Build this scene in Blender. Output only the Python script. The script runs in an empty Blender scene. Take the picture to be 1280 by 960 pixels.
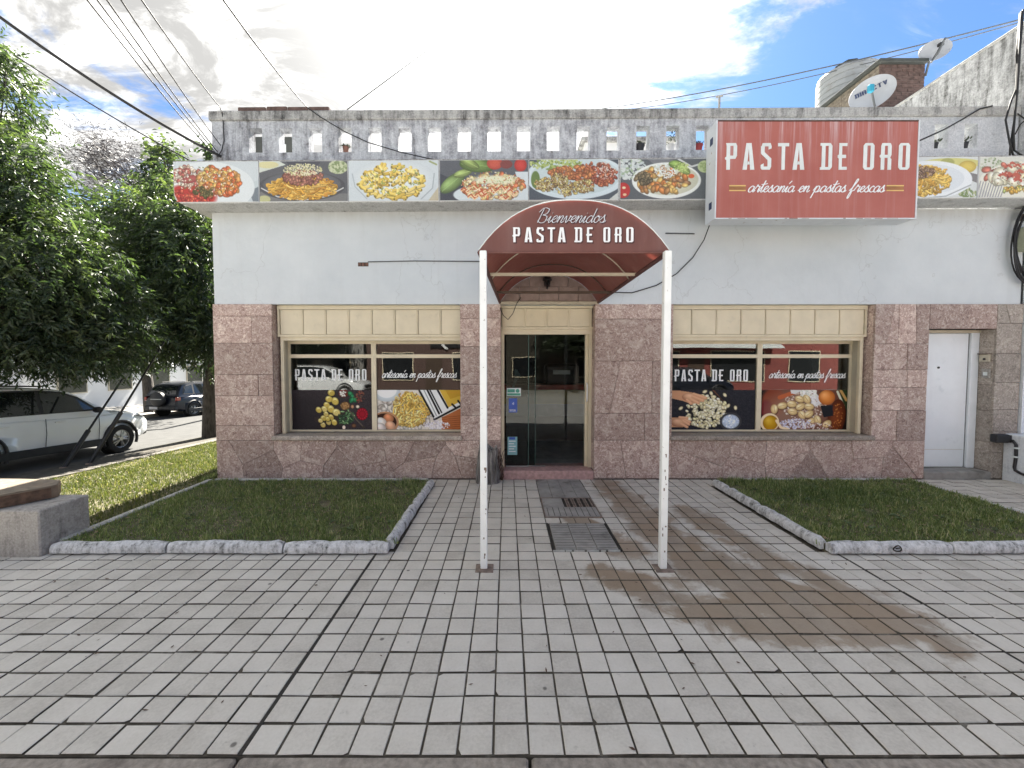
import bpy, bmesh, math, random
import numpy as np
from mathutils import Vector, Matrix
R = math.radians
random.seed(7); rng = np.random.default_rng(7)
scene = bpy.context.scene
COL = scene.collection

# ------------------------------------------------------------------ camera, sky, sun, exposure
CAMY, CAMZ, PITCH, FPX = -6.46, 1.9, R(2.3), 510.0
UC, VC = 634.0, 470.5
cam = bpy.data.cameras.new('camera'); cam_o = bpy.data.objects.new('camera', cam); COL.objects.link(cam_o)
cam.sensor_width = 36; cam.lens = 36 * FPX / 1280; cam.clip_start = 0.05; cam.clip_end = 3000
cam.shift_x = 6 / 1280; cam.shift_y = -9.5 / 1280
cam_o.location = (0, CAMY, CAMZ); cam_o.rotation_euler = (R(90) - PITCH, 0, 0)
scene.camera = cam_o
scene.view_settings.view_transform = 'Standard'; scene.view_settings.look = 'None'
scene.view_settings.gamma = 1; scene.view_settings.use_curve_mapping = False
scene.view_settings.exposure = 2.5
SUN_EL, SUN_AZ = R(44), R(4)          # azimuth measured from +Y towards +X
sd = Vector((math.sin(SUN_AZ) * math.cos(SUN_EL), math.cos(SUN_AZ) * math.cos(SUN_EL), math.sin(SUN_EL)))
sun = bpy.data.lights.new('sun', 'SUN'); sun.energy = 5.0; sun.angle = R(0.6); sun.color = (1, 0.94, 0.84)
sun_o = bpy.data.objects.new('sun', sun); COL.objects.link(sun_o)
sun_o.rotation_euler = sd.to_track_quat('Z', 'Y').to_euler(); sun_o.location = (0, 40, 60)
scene.cycles.max_bounces = 8; scene.cycles.transparent_max_bounces = 12
scene.cycles.caustics_reflective = False; scene.cycles.caustics_refractive = False

class NT:
    def __init__(s, tree): s.t = tree
    def n(s, typ, ins=None, **props):
        nd = s.t.nodes.new(typ)
        for k, v in props.items(): setattr(nd, k, v)
        for k, v in (ins or {}).items():
            sk = nd.inputs[k]
            if isinstance(v, bpy.types.NodeSocket): s.t.links.new(v, sk)
            else: sk.default_value = v
        return nd
    def math(s, op, a, b=0.0, c=0.0, clamp=False):
        return s.n('ShaderNodeMath', {0: a, 1: b, 2: c}, operation=op, use_clamp=clamp).outputs[0]
    def vm(s, op, a, b=(0, 0, 0), out=0):
        return s.n('ShaderNodeVectorMath', {0: a, 1: b}, operation=op).outputs[out]
    def scalev(s, a, v): return s.vm('MULTIPLY', a, v)
    def noise(s, vec, scale, detail=4, rough=0.55, dist=0.0):
        return s.n('ShaderNodeTexNoise', {'Vector': vec, 'Scale': scale, 'Detail': detail, 'Roughness': rough, 'Distortion': dist}).outputs[0]
    def vor(s, vec, scale, feature='F1', out='Distance'):
        return s.n('ShaderNodeTexVoronoi', {'Vector': vec, 'Scale': scale}, feature=feature).outputs[out]
    def ramp(s, fac, stops):
        nd = s.n('ShaderNodeValToRGB', {0: fac}); e = nd.color_ramp.elements
        while len(e) < len(stops): e.new(0.5)
        for el, (p, c) in zip(e, stops):
            el.position = p; el.color = (c, c, c, 1) if isinstance(c, (int, float)) else (*c, 1)
        return nd.outputs[0]
    def mix(s, fac, a, b, blend='MIX'):
        f = lambda v: (*v, 1) if isinstance(v, tuple) and len(v) == 3 else v
        return s.n('ShaderNodeMix', {0: fac, 6: f(a), 7: f(b)}, data_type='RGBA', blend_type=blend).outputs[2]
    def sstep(s, v, a, b):
        return s.n('ShaderNodeMapRange', {0: v, 1: a, 2: b}, interpolation_type='SMOOTHSTEP').outputs[0]
    def pos(s): return s.n('ShaderNodeNewGeometry').outputs['Position']
    def sep(s, v): return s.n('ShaderNodeSeparateXYZ', {0: v}).outputs
    def comb(s, x, y, z): return s.n('ShaderNodeCombineXYZ', {0: x, 1: y, 2: z}).outputs[0]
    def bump(s, h, strength=0.3, dist=0.01):
        return s.n('ShaderNodeBump', {'Height': h, 'Strength': strength, 'Distance': dist}).outputs[0]
    def objrand(s): return s.n('ShaderNodeObjectInfo').outputs['Random']
    def segdist(s, p, a, b):
        ba = Vector(b) - Vector(a); l2 = ba.length_squared
        pa = s.vm('SUBTRACT', p, tuple(a))
        t = s.math('MULTIPLY', s.vm('DOT_PRODUCT', pa, tuple(ba), out=1), 1 / l2, clamp=True)
        pr = s.n('ShaderNodeVectorMath', {0: tuple(ba), 'Scale': t}, operation='SCALE').outputs[0]
        return s.vm('LENGTH', s.vm('SUBTRACT', pa, pr), out=1)

w = bpy.data.worlds.new('World'); scene.world = w; w.use_nodes = True
N = NT(w.node_tree); w.node_tree.nodes.clear()
sky = N.n('ShaderNodeTexSky', sky_type='NISHITA', sun_disc=False, sun_elevation=SUN_EL, sun_rotation=SUN_AZ, air_density=1.0, dust_density=0.6, ozone_density=1.5)
dirv = N.n('ShaderNodeTexCoord').outputs['Generated']
dx, dy, dz = N.sep(dirv)
den = N.math('ADD', N.math('MAXIMUM', dz, 0.0), 0.22)
cp = N.comb(N.math('DIVIDE', dx, den), N.math('DIVIDE', dy, den), 0.0)
SKYOFF = (-2.6, 3.7, 0.0)
wisp = N.n('ShaderNodeMapping', {0: cp, 'Location': SKYOFF, 'Rotation': (0, 0, R(35)), 'Scale': (1.0, 1.7, 1)}).outputs[0]
n1 = N.noise(wisp, 2.1, 10, 0.64, 0.35)
n2 = N.noise(N.vm('ADD', cp, (2.06, 3.18, 0)), 0.8, 3, 0.5, 0.2)
cov = N.math('ADD', N.math('MULTIPLY', n1, 0.62), N.math('MULTIPLY', n2, 0.5))
cov = N.math('SUBTRACT', cov, N.math('MULTIPLY', dx, 0.07))
gl = N.math('MAXIMUM', N.vm('DOT_PRODUCT', dirv, tuple(sd), out=1), 0.0)
g1 = N.math('POWER', gl, 10.0); g2 = N.math('POWER', gl, 40.0)
cov = N.math('ADD', cov, N.math('MULTIPLY', g1, 0.07))
cmask = N.sstep(cov, 0.505, 0.60)
cir = N.n('ShaderNodeMapping', {0: cp, 'Location': (1.3, 0.4, 0), 'Rotation': (0, 0, R(-38)), 'Scale': (0.8, 2.6, 1)}).outputs[0]
cirm = N.math('MULTIPLY', N.sstep(N.noise(cir, 3.2, 10, 0.68, 0.5), 0.47, 0.70), N.sstep(N.noise(cp, 1.6, 3), 0.36, 0.58))
cmask = N.math('MAXIMUM', cmask, N.math('MULTIPLY', cirm, 0.85))
dens = N.sstep(N.noise(wisp, 3.6, 9, 0.68, 0.6), 0.43, 0.80)
cb = N.math('ADD', N.math('MULTIPLY', dens, 4.4), 0.98)
cb = N.math('ADD', cb, N.math('ADD', N.math('MULTIPLY', g1, 0.7), N.math('MULTIPLY', g2, 11.0)))
ccol = N.n('ShaderNodeVectorMath', {0: (1.0, 0.988, 0.96), 'Scale': cb}, operation='SCALE').outputs[0]
skyc = N.mix(1.0, sky.outputs[0], (0.15, 0.215, 0.285), 'MULTIPLY')
bgc = N.mix(cmask, skyc, ccol)
bg = N.n('ShaderNodeBackground', {0: bgc, 1: 0.12})
N.t.links.new(bg.outputs[0], N.n('ShaderNodeOutputWorld').inputs[0])

# ------------------------------------------------------------------ picking points of the place from the photograph's pixels (1280x960)
cP, sP = math.cos(PITCH), math.sin(PITCH)
def ray(u, v):
    a, b = (u - UC) / FPX, (VC - v) / FPX
    return Vector((a, cP + b * sP, -sP + b * cP))
def at(u, v, Y):
    d = ray(u, v); return Vector((0, CAMY, CAMZ)) + d * ((Y - CAMY) / d.y)
def gnd(u, v, Z=0.0):
    d = ray(u, v); return Vector((0, CAMY, CAMZ)) + d * ((Z - CAMZ) / d.z)
def proj(p):
    x, y, z = p[0], p[1] - CAMY, p[2] - CAMZ
    zc = y * cP - z * sP; yc = y * sP + z * cP
    return UC + FPX * x / zc, VC - FPX * yc / zc
def road_z(y): return -0.15 - 0.035 * (y - CAMY)

# ------------------------------------------------------------------ mesh helpers
class MB:
    def __init__(s): s.v = []; s.f = []
    def add(s, vs, fs):
        o = len(s.v); s.v.extend([tuple(q) for q in vs]); s.f.extend([tuple(i + o for i in q) for q in fs]); return s
    def box(s, x0, x1, y0, y1, z0, z1):
        return s.add([(x0,y0,z0),(x1,y0,z0),(x1,y1,z0),(x0,y1,z0),(x0,y0,z1),(x1,y0,z1),(x1,y1,z1),(x0,y1,z1)],
                     [(0,3,2,1),(4,5,6,7),(0,1,5,4),(1,2,6,5),(2,3,7,6),(3,0,4,7)])
    def bbox(s, x0, x1, y0, y1, z0, z1, b=0.01):       # chamfered box
        vs = []; 
        for (zz, k) in ((z0, 1), (z0 + b, 0), (z1 - b, 0), (z1, 1)):
            a = b * k
            vs += [(x0+a+b*0, y0+b+a*0, zz)] if False else []
            X0, X1, Y0, Y1 = x0 + a, x1 - a, y0 + a, y1 - a
            vs += [(X0+b,Y0,zz),(X1-b,Y0,zz),(X1,Y0+b,zz),(X1,Y1-b,zz),(X1-b,Y1,zz),(X0+b,Y1,zz),(X0,Y1-b,zz),(X0,Y0+b,zz)]
        fs = [tuple(range(7, -1, -1)), tuple(range(24, 32))]
        for k in range(3):
            for i in range(8):
                j = (i + 1) % 8; fs.append((k*8+i, k*8+j, k*8+8+j, k*8+8+i))
        return s.add(vs, fs)
    def prism(s, pts, y0, y1):                        # outline in XZ, extruded along Y (front = y0)
        a = sum(pts[i][0]*pts[(i+1)%len(pts)][1] - pts[(i+1)%len(pts)][0]*pts[i][1] for i in range(len(pts)))
        if a < 0: pts = pts[::-1]
        n = len(pts)
        vs = [(p[0], y0, p[1]) for p in pts] + [(p[0], y1, p[1]) for p in pts]
        fs = [tuple(range(n)), tuple(range(2*n-1, n-1, -1))] + [(i, i+n, (i+1)%n+n, (i+1)%n) for i in range(n)]
        return s.add(vs, fs)
    def prismz(s, pts, z0, z1):                       # outline in XY, extruded along Z
        a = sum(pts[i][0]*pts[(i+1)%len(pts)][1] - pts[(i+1)%len(pts)][0]*pts[i][1] for i in range(len(pts)))
        if a < 0: pts = pts[::-1]
        n = len(pts)
        vs = [(p[0], p[1], z0) for p in pts] + [(p[0], p[1], z1) for p in pts]
        fs = [tuple(range(n-1, -1, -1)), tuple(range(n, 2*n))] + [(i, (i+1)%n, (i+1)%n+n, i+n) for i in range(n)]
        return s.add(vs, fs)
    def tube(s, pts, r, seg=8, cap=True):
        pts = [Vector(p) for p in pts]; n = len(pts); rs = r if hasattr(r, '__len__') else [r] * n
        vs, fs = [], []
        t0 = (pts[1] - pts[0]).normalized(); up = Vector((0,0,1)) if abs(t0.z) < 0.9 else Vector((1,0,0))
        nn = t0.cross(up).normalized()
        for i, p in enumerate(pts):
            t = (pts[min(i+1,n-1)] - pts[max(i-1,0)]).normalized()
            nn = (nn - t * nn.dot(t)).normalized(); b = t.cross(nn)
            for k in range(seg):
                a = 2*math.pi*k/seg; vs.append(p + (nn*math.cos(a) + b*math.sin(a)) * rs[i])
        for i in range(n-1):
            for k in range(seg):
                j = (k+1) % seg; fs.append((i*seg+k, i*seg+j, (i+1)*seg+j, (i+1)*seg+k))
        if cap: fs += [tuple(range(seg-1,-1,-1)), tuple(range((n-1)*seg, n*seg))]
        return s.add(vs, fs)
    def lathe(s, prof, c=(0,0,0), seg=20, axis='z'):  # prof: (r, h)
        vs, fs = [], []; n = len(prof)
        for r, h in prof:
            for k in range(seg):
                a = 2*math.pi*k/seg; x, y = r*math.cos(a), r*math.sin(a)
                q = (x,y,h) if axis == 'z' else ((x,h,y) if axis == 'y' else (h,x,y))
                vs.append((q[0]+c[0], q[1]+c[1], q[2]+c[2]))
        for i in range(n-1):
            for k in range(seg):
                j = (k+1)%seg; fs.append((i*seg+k, i*seg+j, (i+1)*seg+j, (i+1)*seg+k))
        return s.add(vs, fs)
    def build(s, name, mat, parent=None, shear=0.0, local=False, smooth=None):
        me = bpy.data.meshes.new(name)
        vs = [(x, y, z + shear * (x + 4.64)) for x, y, z in s.v] if shear else s.v
        me.from_pydata(vs, [], s.f); me.update()
        if mat: me.materials.append(mat)
        return link(me, name, parent, local, smooth)
def link(me, name, parent=None, local=False, smooth=None):
    o = bpy.data.objects.new(name, me); COL.objects.link(o)
    if parent is not None:
        o.parent = parent
        if not local: o.matrix_parent_inverse = wm(parent).inverted()
    if smooth is not None:
        me.polygons.foreach_set('use_smooth', [True] * len(me.polygons))
        if smooth < 180: me.set_sharp_from_angle(angle=R(smooth))
    return o
def wm(o):
    m = o.matrix_basis
    if o.parent is not None: m = wm(o.parent) @ o.matrix_parent_inverse @ m
    return m
def nmesh(name, V, F, mat, parent=None, cols=None, local=False):       # big numpy mesh, F all same size
    me = bpy.data.meshes.new(name); k = F.shape[1]
    me.vertices.add(len(V)); me.vertices.foreach_set('co', np.ascontiguousarray(V, dtype=np.float32).ravel())
    me.loops.add(F.size); me.loops.foreach_set('vertex_index', np.ascontiguousarray(F, dtype=np.int32).ravel())
    me.polygons.add(len(F)); me.polygons.foreach_set('loop_start', np.arange(0, F.size, k, dtype=np.int32))
    me.update(calc_edges=True)
    if cols is not None:
        a = me.attributes.new('tint', 'FLOAT_COLOR', 'POINT'); c = np.ones((len(V), 4), np.float32)
        if cols.ndim == 1: c[:, :3] = cols[:, None]
        else: c[:, :3] = cols
        a.data.foreach_set('color', c.ravel())
    me.materials.append(mat)
    return link(me, name, parent, local)
def tag(o, label=None, cat=None, group=None, kind=None):
    if label: o['label'] = label
    if cat: o['category'] = cat
    if group: o['group'] = group
    if kind: o['kind'] = kind
    return o
def thing(name, label, cat, loc=(0,0,0), group=None, rz=0.0):
    o = bpy.data.objects.new(name, None); COL.objects.link(o); o.location = loc; o.rotation_euler = (0,0,rz)
    o.empty_display_size = 0.2
    return tag(o, label, cat, group)
def copy_tree(o, parent=None):
    c = o.copy(); COL.objects.link(c); c.parent = parent
    for ch in list(o.children): copy_tree(ch, c)
    return c

# ------------------------------------------------------------------ materials
MATS = {}
def mat(name):
    m = bpy.data.materials.new(name); m.use_nodes = True; t = m.node_tree
    b = t.nodes['Principled BSDF']; MATS[name] = m
    return m, NT(t), b
def setb(Nn, b, col=None, rough=None, metal=None, normal=None, spec=None, coat=None):
    for k, v in (('Base Color', col), ('Roughness', rough), ('Metallic', metal), ('Normal', normal), ('Specular IOR Level', spec), ('Coat Weight', coat)):
        if v is None: continue
        if isinstance(v, tuple) and len(v) == 3: v = (*v, 1)
        if isinstance(v, bpy.types.NodeSocket): Nn.t.links.new(v, b.inputs[k])
        else: b.inputs[k].default_value = v
def simple(name, col, rough=0.6, var=0.15, scale=8.0, bump=0.0, bscale=60.0, metal=0.0, spec=0.5, coat=None, dirt=None, dscale=3.0, dlo=0.5, dhi=0.75):
    m, N, b = mat(name); p = N.pos()
    n = N.noise(p, scale, 5)
    lo = tuple(c * (1 - var) for c in col); hi = tuple(min(1, c * (1 + var)) for c in col)
    c = N.ramp(n, [(0.3, lo), (0.7, hi)])
    if dirt: c = N.mix(N.sstep(N.noise(p, dscale, 7, 0.65), dlo, dhi), c, dirt)
    setb(N, b, c, rough, metal, spec=spec, coat=coat)
    if bump: setb(N, b, normal=N.bump(N.noise(p, bscale, 4), bump, 0.01))
    return m

# white painted plaster with faint streaks and hairline dirt
m, N, b = mat('plaster'); p = N.pos(); xs = N.scalev(p, (7, 7, 0.35))
st = N.sstep(N.noise(xs, 1.0, 5, 0.6), 0.56, 0.80)
c = N.mix(N.math('MULTIPLY', st, 0.30), N.ramp(N.noise(p, 1.3, 7, 0.62), [(0.28, (0.55, 0.59, 0.615)), (0.72, (0.635, 0.67, 0.69))]), (0.5, 0.52, 0.52))
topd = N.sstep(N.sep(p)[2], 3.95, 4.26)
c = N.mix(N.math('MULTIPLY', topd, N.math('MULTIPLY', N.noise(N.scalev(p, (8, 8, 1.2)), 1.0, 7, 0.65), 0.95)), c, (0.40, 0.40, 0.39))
lowd = N.sstep(N.vor(N.vm('ADD', N.scalev(p, (1, 1, 0.45)), N.n('ShaderNodeVectorMath', {0: N.n('ShaderNodeTexNoise', {'Vector': p, 'Scale': 2.5, 'Detail': 6}).outputs['Color'], 'Scale': 0.5}, operation='SCALE').outputs[0]), 0.55, 'DISTANCE_TO_EDGE'), 0.0035, 0.0)
c = N.mix(N.math('MULTIPLY', lowd, 0.32), c, (0.35, 0.36, 0.36))
setb(N, b, c, 0.72, normal=N.bump(N.math('ADD', N.noise(p, 14, 6), N.math('MULTIPLY', N.noise(p, 2.2, 4), 3.0)), 0.35, 0.02), spec=0.3)
# weathered concrete of the parapet
def weathered(name, light, mid, dark, wash=None, sc=1.0, amount=0.5):
    m, N, b = mat(name); p = N.pos()
    st = N.noise(N.scalev(p, (9*sc, 9*sc, 1.1*sc)), 1.0, 8, 0.68, 0.3)
    sp = N.noise(p, 7*sc, 9, 0.75)
    f = N.math('ADD', N.math('MULTIPLY', st, 0.55), N.math('MULTIPLY', sp, 0.45))
    if wash is not None:                                # paint better kept towards one end
        f = N.math('ADD', f, N.math('MULTIPLY', N.sstep(N.sep(p)[0], wash[0], wash[1]), wash[2]))
    c = N.ramp(f, [(amount - 0.13, dark), (amount - 0.03, mid), (amount + 0.06, light)])
    fine = N.noise(p, 45, 5, 0.7)
    c = N.mix(0.3, c, N.ramp(fine, [(0.3, 0.0), (0.7, 1.0)]), 'OVERLAY')
    setb(N, b, c, 0.9, normal=N.bump(N.math('ADD', sp, fine), 0.5, 0.02), spec=0.2)
    return m
weathered('parapet', (0.52, 0.54, 0.57), (0.35, 0.36, 0.39), (0.14, 0.14, 0.145), (1.0, 8.0, 0.12), amount=0.495)
weathered('cap', (0.44, 0.44, 0.43), (0.27, 0.27, 0.265), (0.07, 0.07, 0.07), (2.0, 8.0, 0.06))
weathered('soffit', (0.52, 0.525, 0.52), (0.40, 0.405, 0.40), (0.16, 0.16, 0.15), amount=0.44)
weathered('gable', (0.52, 0.53, 0.54), (0.33, 0.335, 0.34), (0.08, 0.08, 0.075), sc=1.2, amount=0.51)
weathered('neighbour', (0.76, 0.79, 0.82), (0.54, 0.57, 0.61), (0.28, 0.28, 0.29), amount=0.42)
weathered('log_paint', (0.68, 0.685, 0.69), (0.52, 0.525, 0.525), (0.13, 0.13, 0.125), sc=2.2, amount=0.50)
weathered('block', (0.38, 0.36, 0.335), (0.29, 0.275, 0.255), (0.12, 0.112, 0.10), sc=1.5, amount=0.45)
# reddish granite-like stone
def stone(name, a, bb, cc, grey=0.0):
    m, N, b = mat(name); p = N.pos(); r = N.objrand()
    q = N.vm('ADD', p, N.comb(N.math('MULTIPLY', r, 37.0), 0.0, N.math('MULTIPLY', r, 11.0)))
    n = N.noise(q, 17, 5, 0.62, 1.8); n2 = N.noise(q, 3.0, 3); n3 = N.noise(q, 70, 3, 0.65)
    f = N.math('ADD', N.math('MULTIPLY', n, 0.68), N.math('MULTIPLY', n3, 0.32))
    c = N.ramp(f, [(0.40, a), (0.465, bb), (0.525, bb), (0.59, cc)])
    c = N.mix(N.math('MULTIPLY', n2, 0.35), c, tuple(x * 0.8 for x in bb))
    c = N.mix(N.math('MULTIPLY', N.sstep(N.noise(q, 5.5, 5, 0.6, 0.8), 0.5, 0.68), 0.45), c, cc)
    v = N.math('ADD', N.math('MULTIPLY', r, 0.42), 0.72)
    c = N.mix(1.0, c, N.comb(v, N.math('MULTIPLY', v, 0.99), N.math('MULTIPLY', v, 0.985)), 'MULTIPLY')
    setb(N, b, c, 0.55, normal=N.bump(n, 0.25, 0.004), spec=0.35)
    return m
stone('stone', (0.22, 0.137, 0.122), (0.46, 0.338, 0.296), (0.77, 0.67, 0.595))
stone('stone_grey', (0.20, 0.17, 0.145), (0.39, 0.34, 0.295), (0.60, 0.54, 0.47))
simple('mortar', (0.22, 0.17, 0.155), 0.9)
simple('step_stone', (0.46, 0.29, 0.27), 0.6, 0.25, 18)
# paving
TP, TX0 = 0.1746, -0.7677
TY0 = gnd(634, 944).y
m, N, b = mat('paving'); p = N.pos(); px, py, pz = N.sep(p)
cx = N.math('FLOOR', N.math('DIVIDE', N.math('SUBTRACT', px, TX0), TP)); cy = N.math('FLOOR', N.math('DIVIDE', N.math('SUBTRACT', py, TY0), TP))
wn = N.n('ShaderNodeTexWhiteNoise', {0: N.comb(cx, cy, 0.0)}).outputs[0]
n = N.noise(p, 5, 6, 0.6); nf = N.noise(p, 60, 5, 0.65); nm = N.noise(p, 1.1, 4)
g = N.math('ADD', N.math('MULTIPLY', wn, 0.17), N.math('ADD', N.math('MULTIPLY', n, 0.34), N.math('ADD', N.math('MULTIPLY', nf, 0.30), N.math('MULTIPLY', nm, 0.19))))
c = N.ramp(g, [(0.32, (0.43, 0.40, 0.35)), (0.5, (0.595, 0.562, 0.50)), (0.68, (0.68, 0.648, 0.585))])
spots = N.sstep(N.noise(p, 11, 7, 0.75), 0.60, 0.74)
c = N.mix(N.math('MULTIPLY', spots, 0.4), c, (0.17, 0.155, 0.13))
tar = N.sstep(N.vor(p, 2.3), 0.045, 0.02)
c = N.mix(N.math('MULTIPLY', tar, 0.75), c, (0.06, 0.055, 0.05))
far = N.sstep(py, -2.7, -1.2)
c = N.mix(N.math('MULTIPLY', far, 0.22), c, (0.44, 0.41, 0.37))
SEG = [((758,604),(800,640),0.16),((800,640),(870,700),0.20),((870,700),(960,745),0.24),((960,745),(1080,775),0.26),((1080,775),(1170,800),0.12),
       ((760,715),(870,760),0.13),((870,760),(1000,790),0.15),((860,640),(960,700),0.12),((960,700),(1120,765),0.12),((720,650),(790,690),0.14)]
wob = N.math('MULTIPLY', N.math('SUBTRACT', N.noise(p, 3.2, 6, 0.65, 0.4), 0.5), 0.85)
wet = None
for a_, b_, r_ in SEG:
    a3, b3 = gnd(*a_), gnd(*b_)
    d = N.math('SUBTRACT', N.math('ADD', N.segdist(p, a3, b3), wob), r_*1.35)
    wet = d if wet is None else N.math('MINIMUM', wet, d)
wet = N.sstep(wet, 0.10, -0.06)
wetc = N.mix(1.0, c, (0.47, 0.38, 0.30), 'MULTIPLY')
c = N.mix(N.math('MULTIPLY', wet, N.math('ADD', 0.7, N.math('MULTIPLY', wn, 0.3))), c, wetc)
setb(N, b, c, N.math('SUBTRACT', 0.85, N.math('MULTIPLY', wet, 0.5)), normal=N.bump(nf, 0.25, 0.004), spec=0.35)
# joint bed: dark grit, drier and paler in places
m, N, b = mat('joint'); p = N.pos()
c = N.ramp(N.noise(p, 4, 6, 0.7), [(0.35, (0.045, 0.038, 0.028)), (0.55, (0.10, 0.088, 0.068)), (0.72, (0.30, 0.28, 0.245))])
setb(N, b, c, 0.95)
simple('pale_bounce_road', (0.42, 0.415, 0.40), 0.9, 0.15, 2, 0.3, 80)  # front street surface out of view, made paler to bounce sunlight onto the facade
simple('dark_joint', (0.035, 0.032, 0.028), 0.95, 0.4, 20)
simple('kerb', (0.30, 0.265, 0.225), 0.9, 0.3, 30, 0.5, 90, dirt=(0.12, 0.10, 0.085))
simple('old_cement', (0.31, 0.30, 0.28), 0.85, 0.25, 6, 0.3, 70, dirt=(0.11, 0.10, 0.09))
simple('weed', (0.10, 0.15, 0.06), 0.6, 0.4, 6)
simple('dry_leaf', (0.26, 0.19, 0.11), 0.8, 0.4, 9)
simple('kerb_old_shaded', (0.14, 0.128, 0.11), 0.9, 0.3, 20, 0.4, 60, dirt=(0.06, 0.055, 0.045))  # old dirty verge kerb, its colour darkened further to carry tree shade
simple('edging', (0.46, 0.455, 0.43), 0.9, 0.25, 12, 0.4, 60, dirt=(0.2, 0.19, 0.16))
simple('asphalt', (0.06, 0.06, 0.058), 0.9, 0.2, 3, 0.3, 80)
simple('soil', (0.075, 0.068, 0.055), 0.95, 0.4, 10, 0.6, 40)
simple('lawn_soil', (0.13, 0.115, 0.07), 0.95, 0.4, 9, 0.6, 40)
simple('far_ground', (0.13, 0.14, 0.09), 0.95, 0.3, 1)
simple('cream_paint', (0.68, 0.60, 0.44), 0.5, 0.06, 5, dirt=(0.52, 0.46, 0.34), dscale=6, dlo=0.56, dhi=0.85)
simple('cream_dark', (0.50, 0.45, 0.35), 0.55, 0.08, 5)
simple('door_white', (0.80, 0.84, 0.87), 0.45, 0.04, 3, dirt=(0.55, 0.60, 0.64), dscale=4, dlo=0.56, dhi=0.85)
simple('post_paint', (0.84, 0.86, 0.85), 0.4, 0.05, 6, dirt=(0.16, 0.10, 0.07), dscale=28, dlo=0.66, dhi=0.70)
simple('rusty', (0.22, 0.17, 0.14), 0.8, 0.4, 20)
simple('brick_dark', (0.11, 0.07, 0.06), 0.9, 0.4, 12, 0.6, 30)
simple('brick', (0.20, 0.105, 0.08), 0.9, 0.35, 14, 0.5, 30)
simple('roof_dark', (0.06, 0.065, 0.06), 0.8)
simple('tank', (0.36, 0.38, 0.40), 0.5, 0.12, 3, dirt=(0.3, 0.3, 0.3), dscale=4)
simple('dish', (0.34, 0.36, 0.40), 0.45, 0.08, 4)
simple('black_plastic', (0.018, 0.018, 0.02), 0.45, 0.2, 10)
simple('cable_black', (0.015, 0.015, 0.016), 0.6)
simple('cable_grey', (0.10, 0.11, 0.12), 0.6)
simple('cyan', (0.03, 0.28, 0.42), 0.5)
simple('navy', (0.02, 0.035, 0.10), 0.5)
simple('white_print', (0.80, 0.82, 0.83), 0.5, 0.03)
simple('grey_print', (0.70, 0.745, 0.74), 0.6, 0.08, 6)
simple('outline_dark', (0.10, 0.045, 0.045), 0.6)
simple('brown_gold', (0.33, 0.15, 0.06), 0.6)
simple('gold', (0.72, 0.50, 0.18), 0.6, 0.1)
simple('sign_white', (0.66, 0.70, 0.74), 0.6, 0.06, 6, dirt=(0.25, 0.15, 0.1), dscale=9, dlo=0.62, dhi=0.74)
simple('wood_old', (0.20, 0.145, 0.10), 0.85, 0.25, 8, 0.5, 30)
simple('wood_end', (0.10, 0.06, 0.04), 0.9, 0.4, 20, 0.5, 40)
simple('wood_top', (0.19, 0.155, 0.115), 0.85, 0.3, 14, 0.7, 30, dirt=(0.14, 0.10, 0.07), dscale=7)
simple('teal_paper', (0.22, 0.45, 0.48), 0.5)
simple('green_print', (0.06, 0.30, 0.22), 0.5)
simple('blue_print', (0.02, 0.08, 0.42), 0.4)
simple('pot_red', (0.30, 0.04, 0.04), 0.6)
simple('pot_white', (0.6, 0.6, 0.6), 0.6)
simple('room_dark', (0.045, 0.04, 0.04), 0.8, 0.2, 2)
simple('counter_red', (0.45, 0.06, 0.03), 0.4)
simple('counter_yellow', (0.36, 0.28, 0.07), 0.4)
simple('counter_grey', (0.30, 0.29, 0.28), 0.5)
simple('counter_wood', (0.07, 0.045, 0.03), 0.6)
simple('steel', (0.45, 0.46, 0.47), 0.3, metal=0.9)
simple('tyre', (0.012, 0.012, 0.012), 0.85)
simple('rim', (0.40, 0.41, 0.42), 0.3, metal=0.8)
simple('car_white', (0.80, 0.82, 0.83), 0.25, 0.03, 2, coat=0.7)
simple('car_black', (0.008, 0.010, 0.018), 0.35, 0.1, 2, coat=0.2)
simple('car_trim', (0.02, 0.02, 0.021), 0.6)
simple('lamp_red', (0.30, 0.012, 0.015), 0.2, coat=0.8)
simple('lamp_clear', (0.25, 0.27, 0.29), 0.1, coat=1.0)
simple('plate', (0.5, 0.5, 0.5), 0.5)
simple('far_white', (0.70, 0.70, 0.70), 0.8, 0.06, 1)
simple('far_cream', (0.55, 0.48, 0.38), 0.8, 0.08, 1)
simple('far_red', (0.25, 0.07, 0.06), 0.8, 0.1, 1)
simple('far_window', (0.02, 0.022, 0.025), 0.15)
simple('meter_box', (0.40, 0.42, 0.30), 0.6)
m, N, b = mat('car_glass'); setb(N, b, (0.012, 0.015, 0.016), 0.04, coat=0.5)
# fabric of the canopy
m, N, b = mat('canopy_fabric'); p = N.pos(); n = N.noise(p, 2.5, 6, 0.6); n2 = N.noise(N.scalev(p, (10, 10, 1)), 1, 5)
c = N.ramp(n, [(0.3, (0.30, 0.145, 0.128)), (0.7, (0.395, 0.205, 0.18))])
c = N.mix(N.math('MULTIPLY', N.sstep(n2, 0.45, 0.8), 0.4), c, (0.52, 0.36, 0.34))
setb(N, b, c, 0.6, normal=N.bump(N.noise(N.scalev(p, (1.0, 1.0, 0.45)), 7, 4, 0.55, 0.6), 0.5, 0.04), spec=0.3)
tr = N.n('ShaderNodeBsdfTranslucent', {0: (0.42, 0.19, 0.16, 1)})
mx = N.n('ShaderNodeMixShader', {0: 0.55, 1: b.outputs[0], 2: tr.outputs[0]})
N.t.links.new(mx.outputs[0], N.t.nodes['Material Output'].inputs[0])
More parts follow.
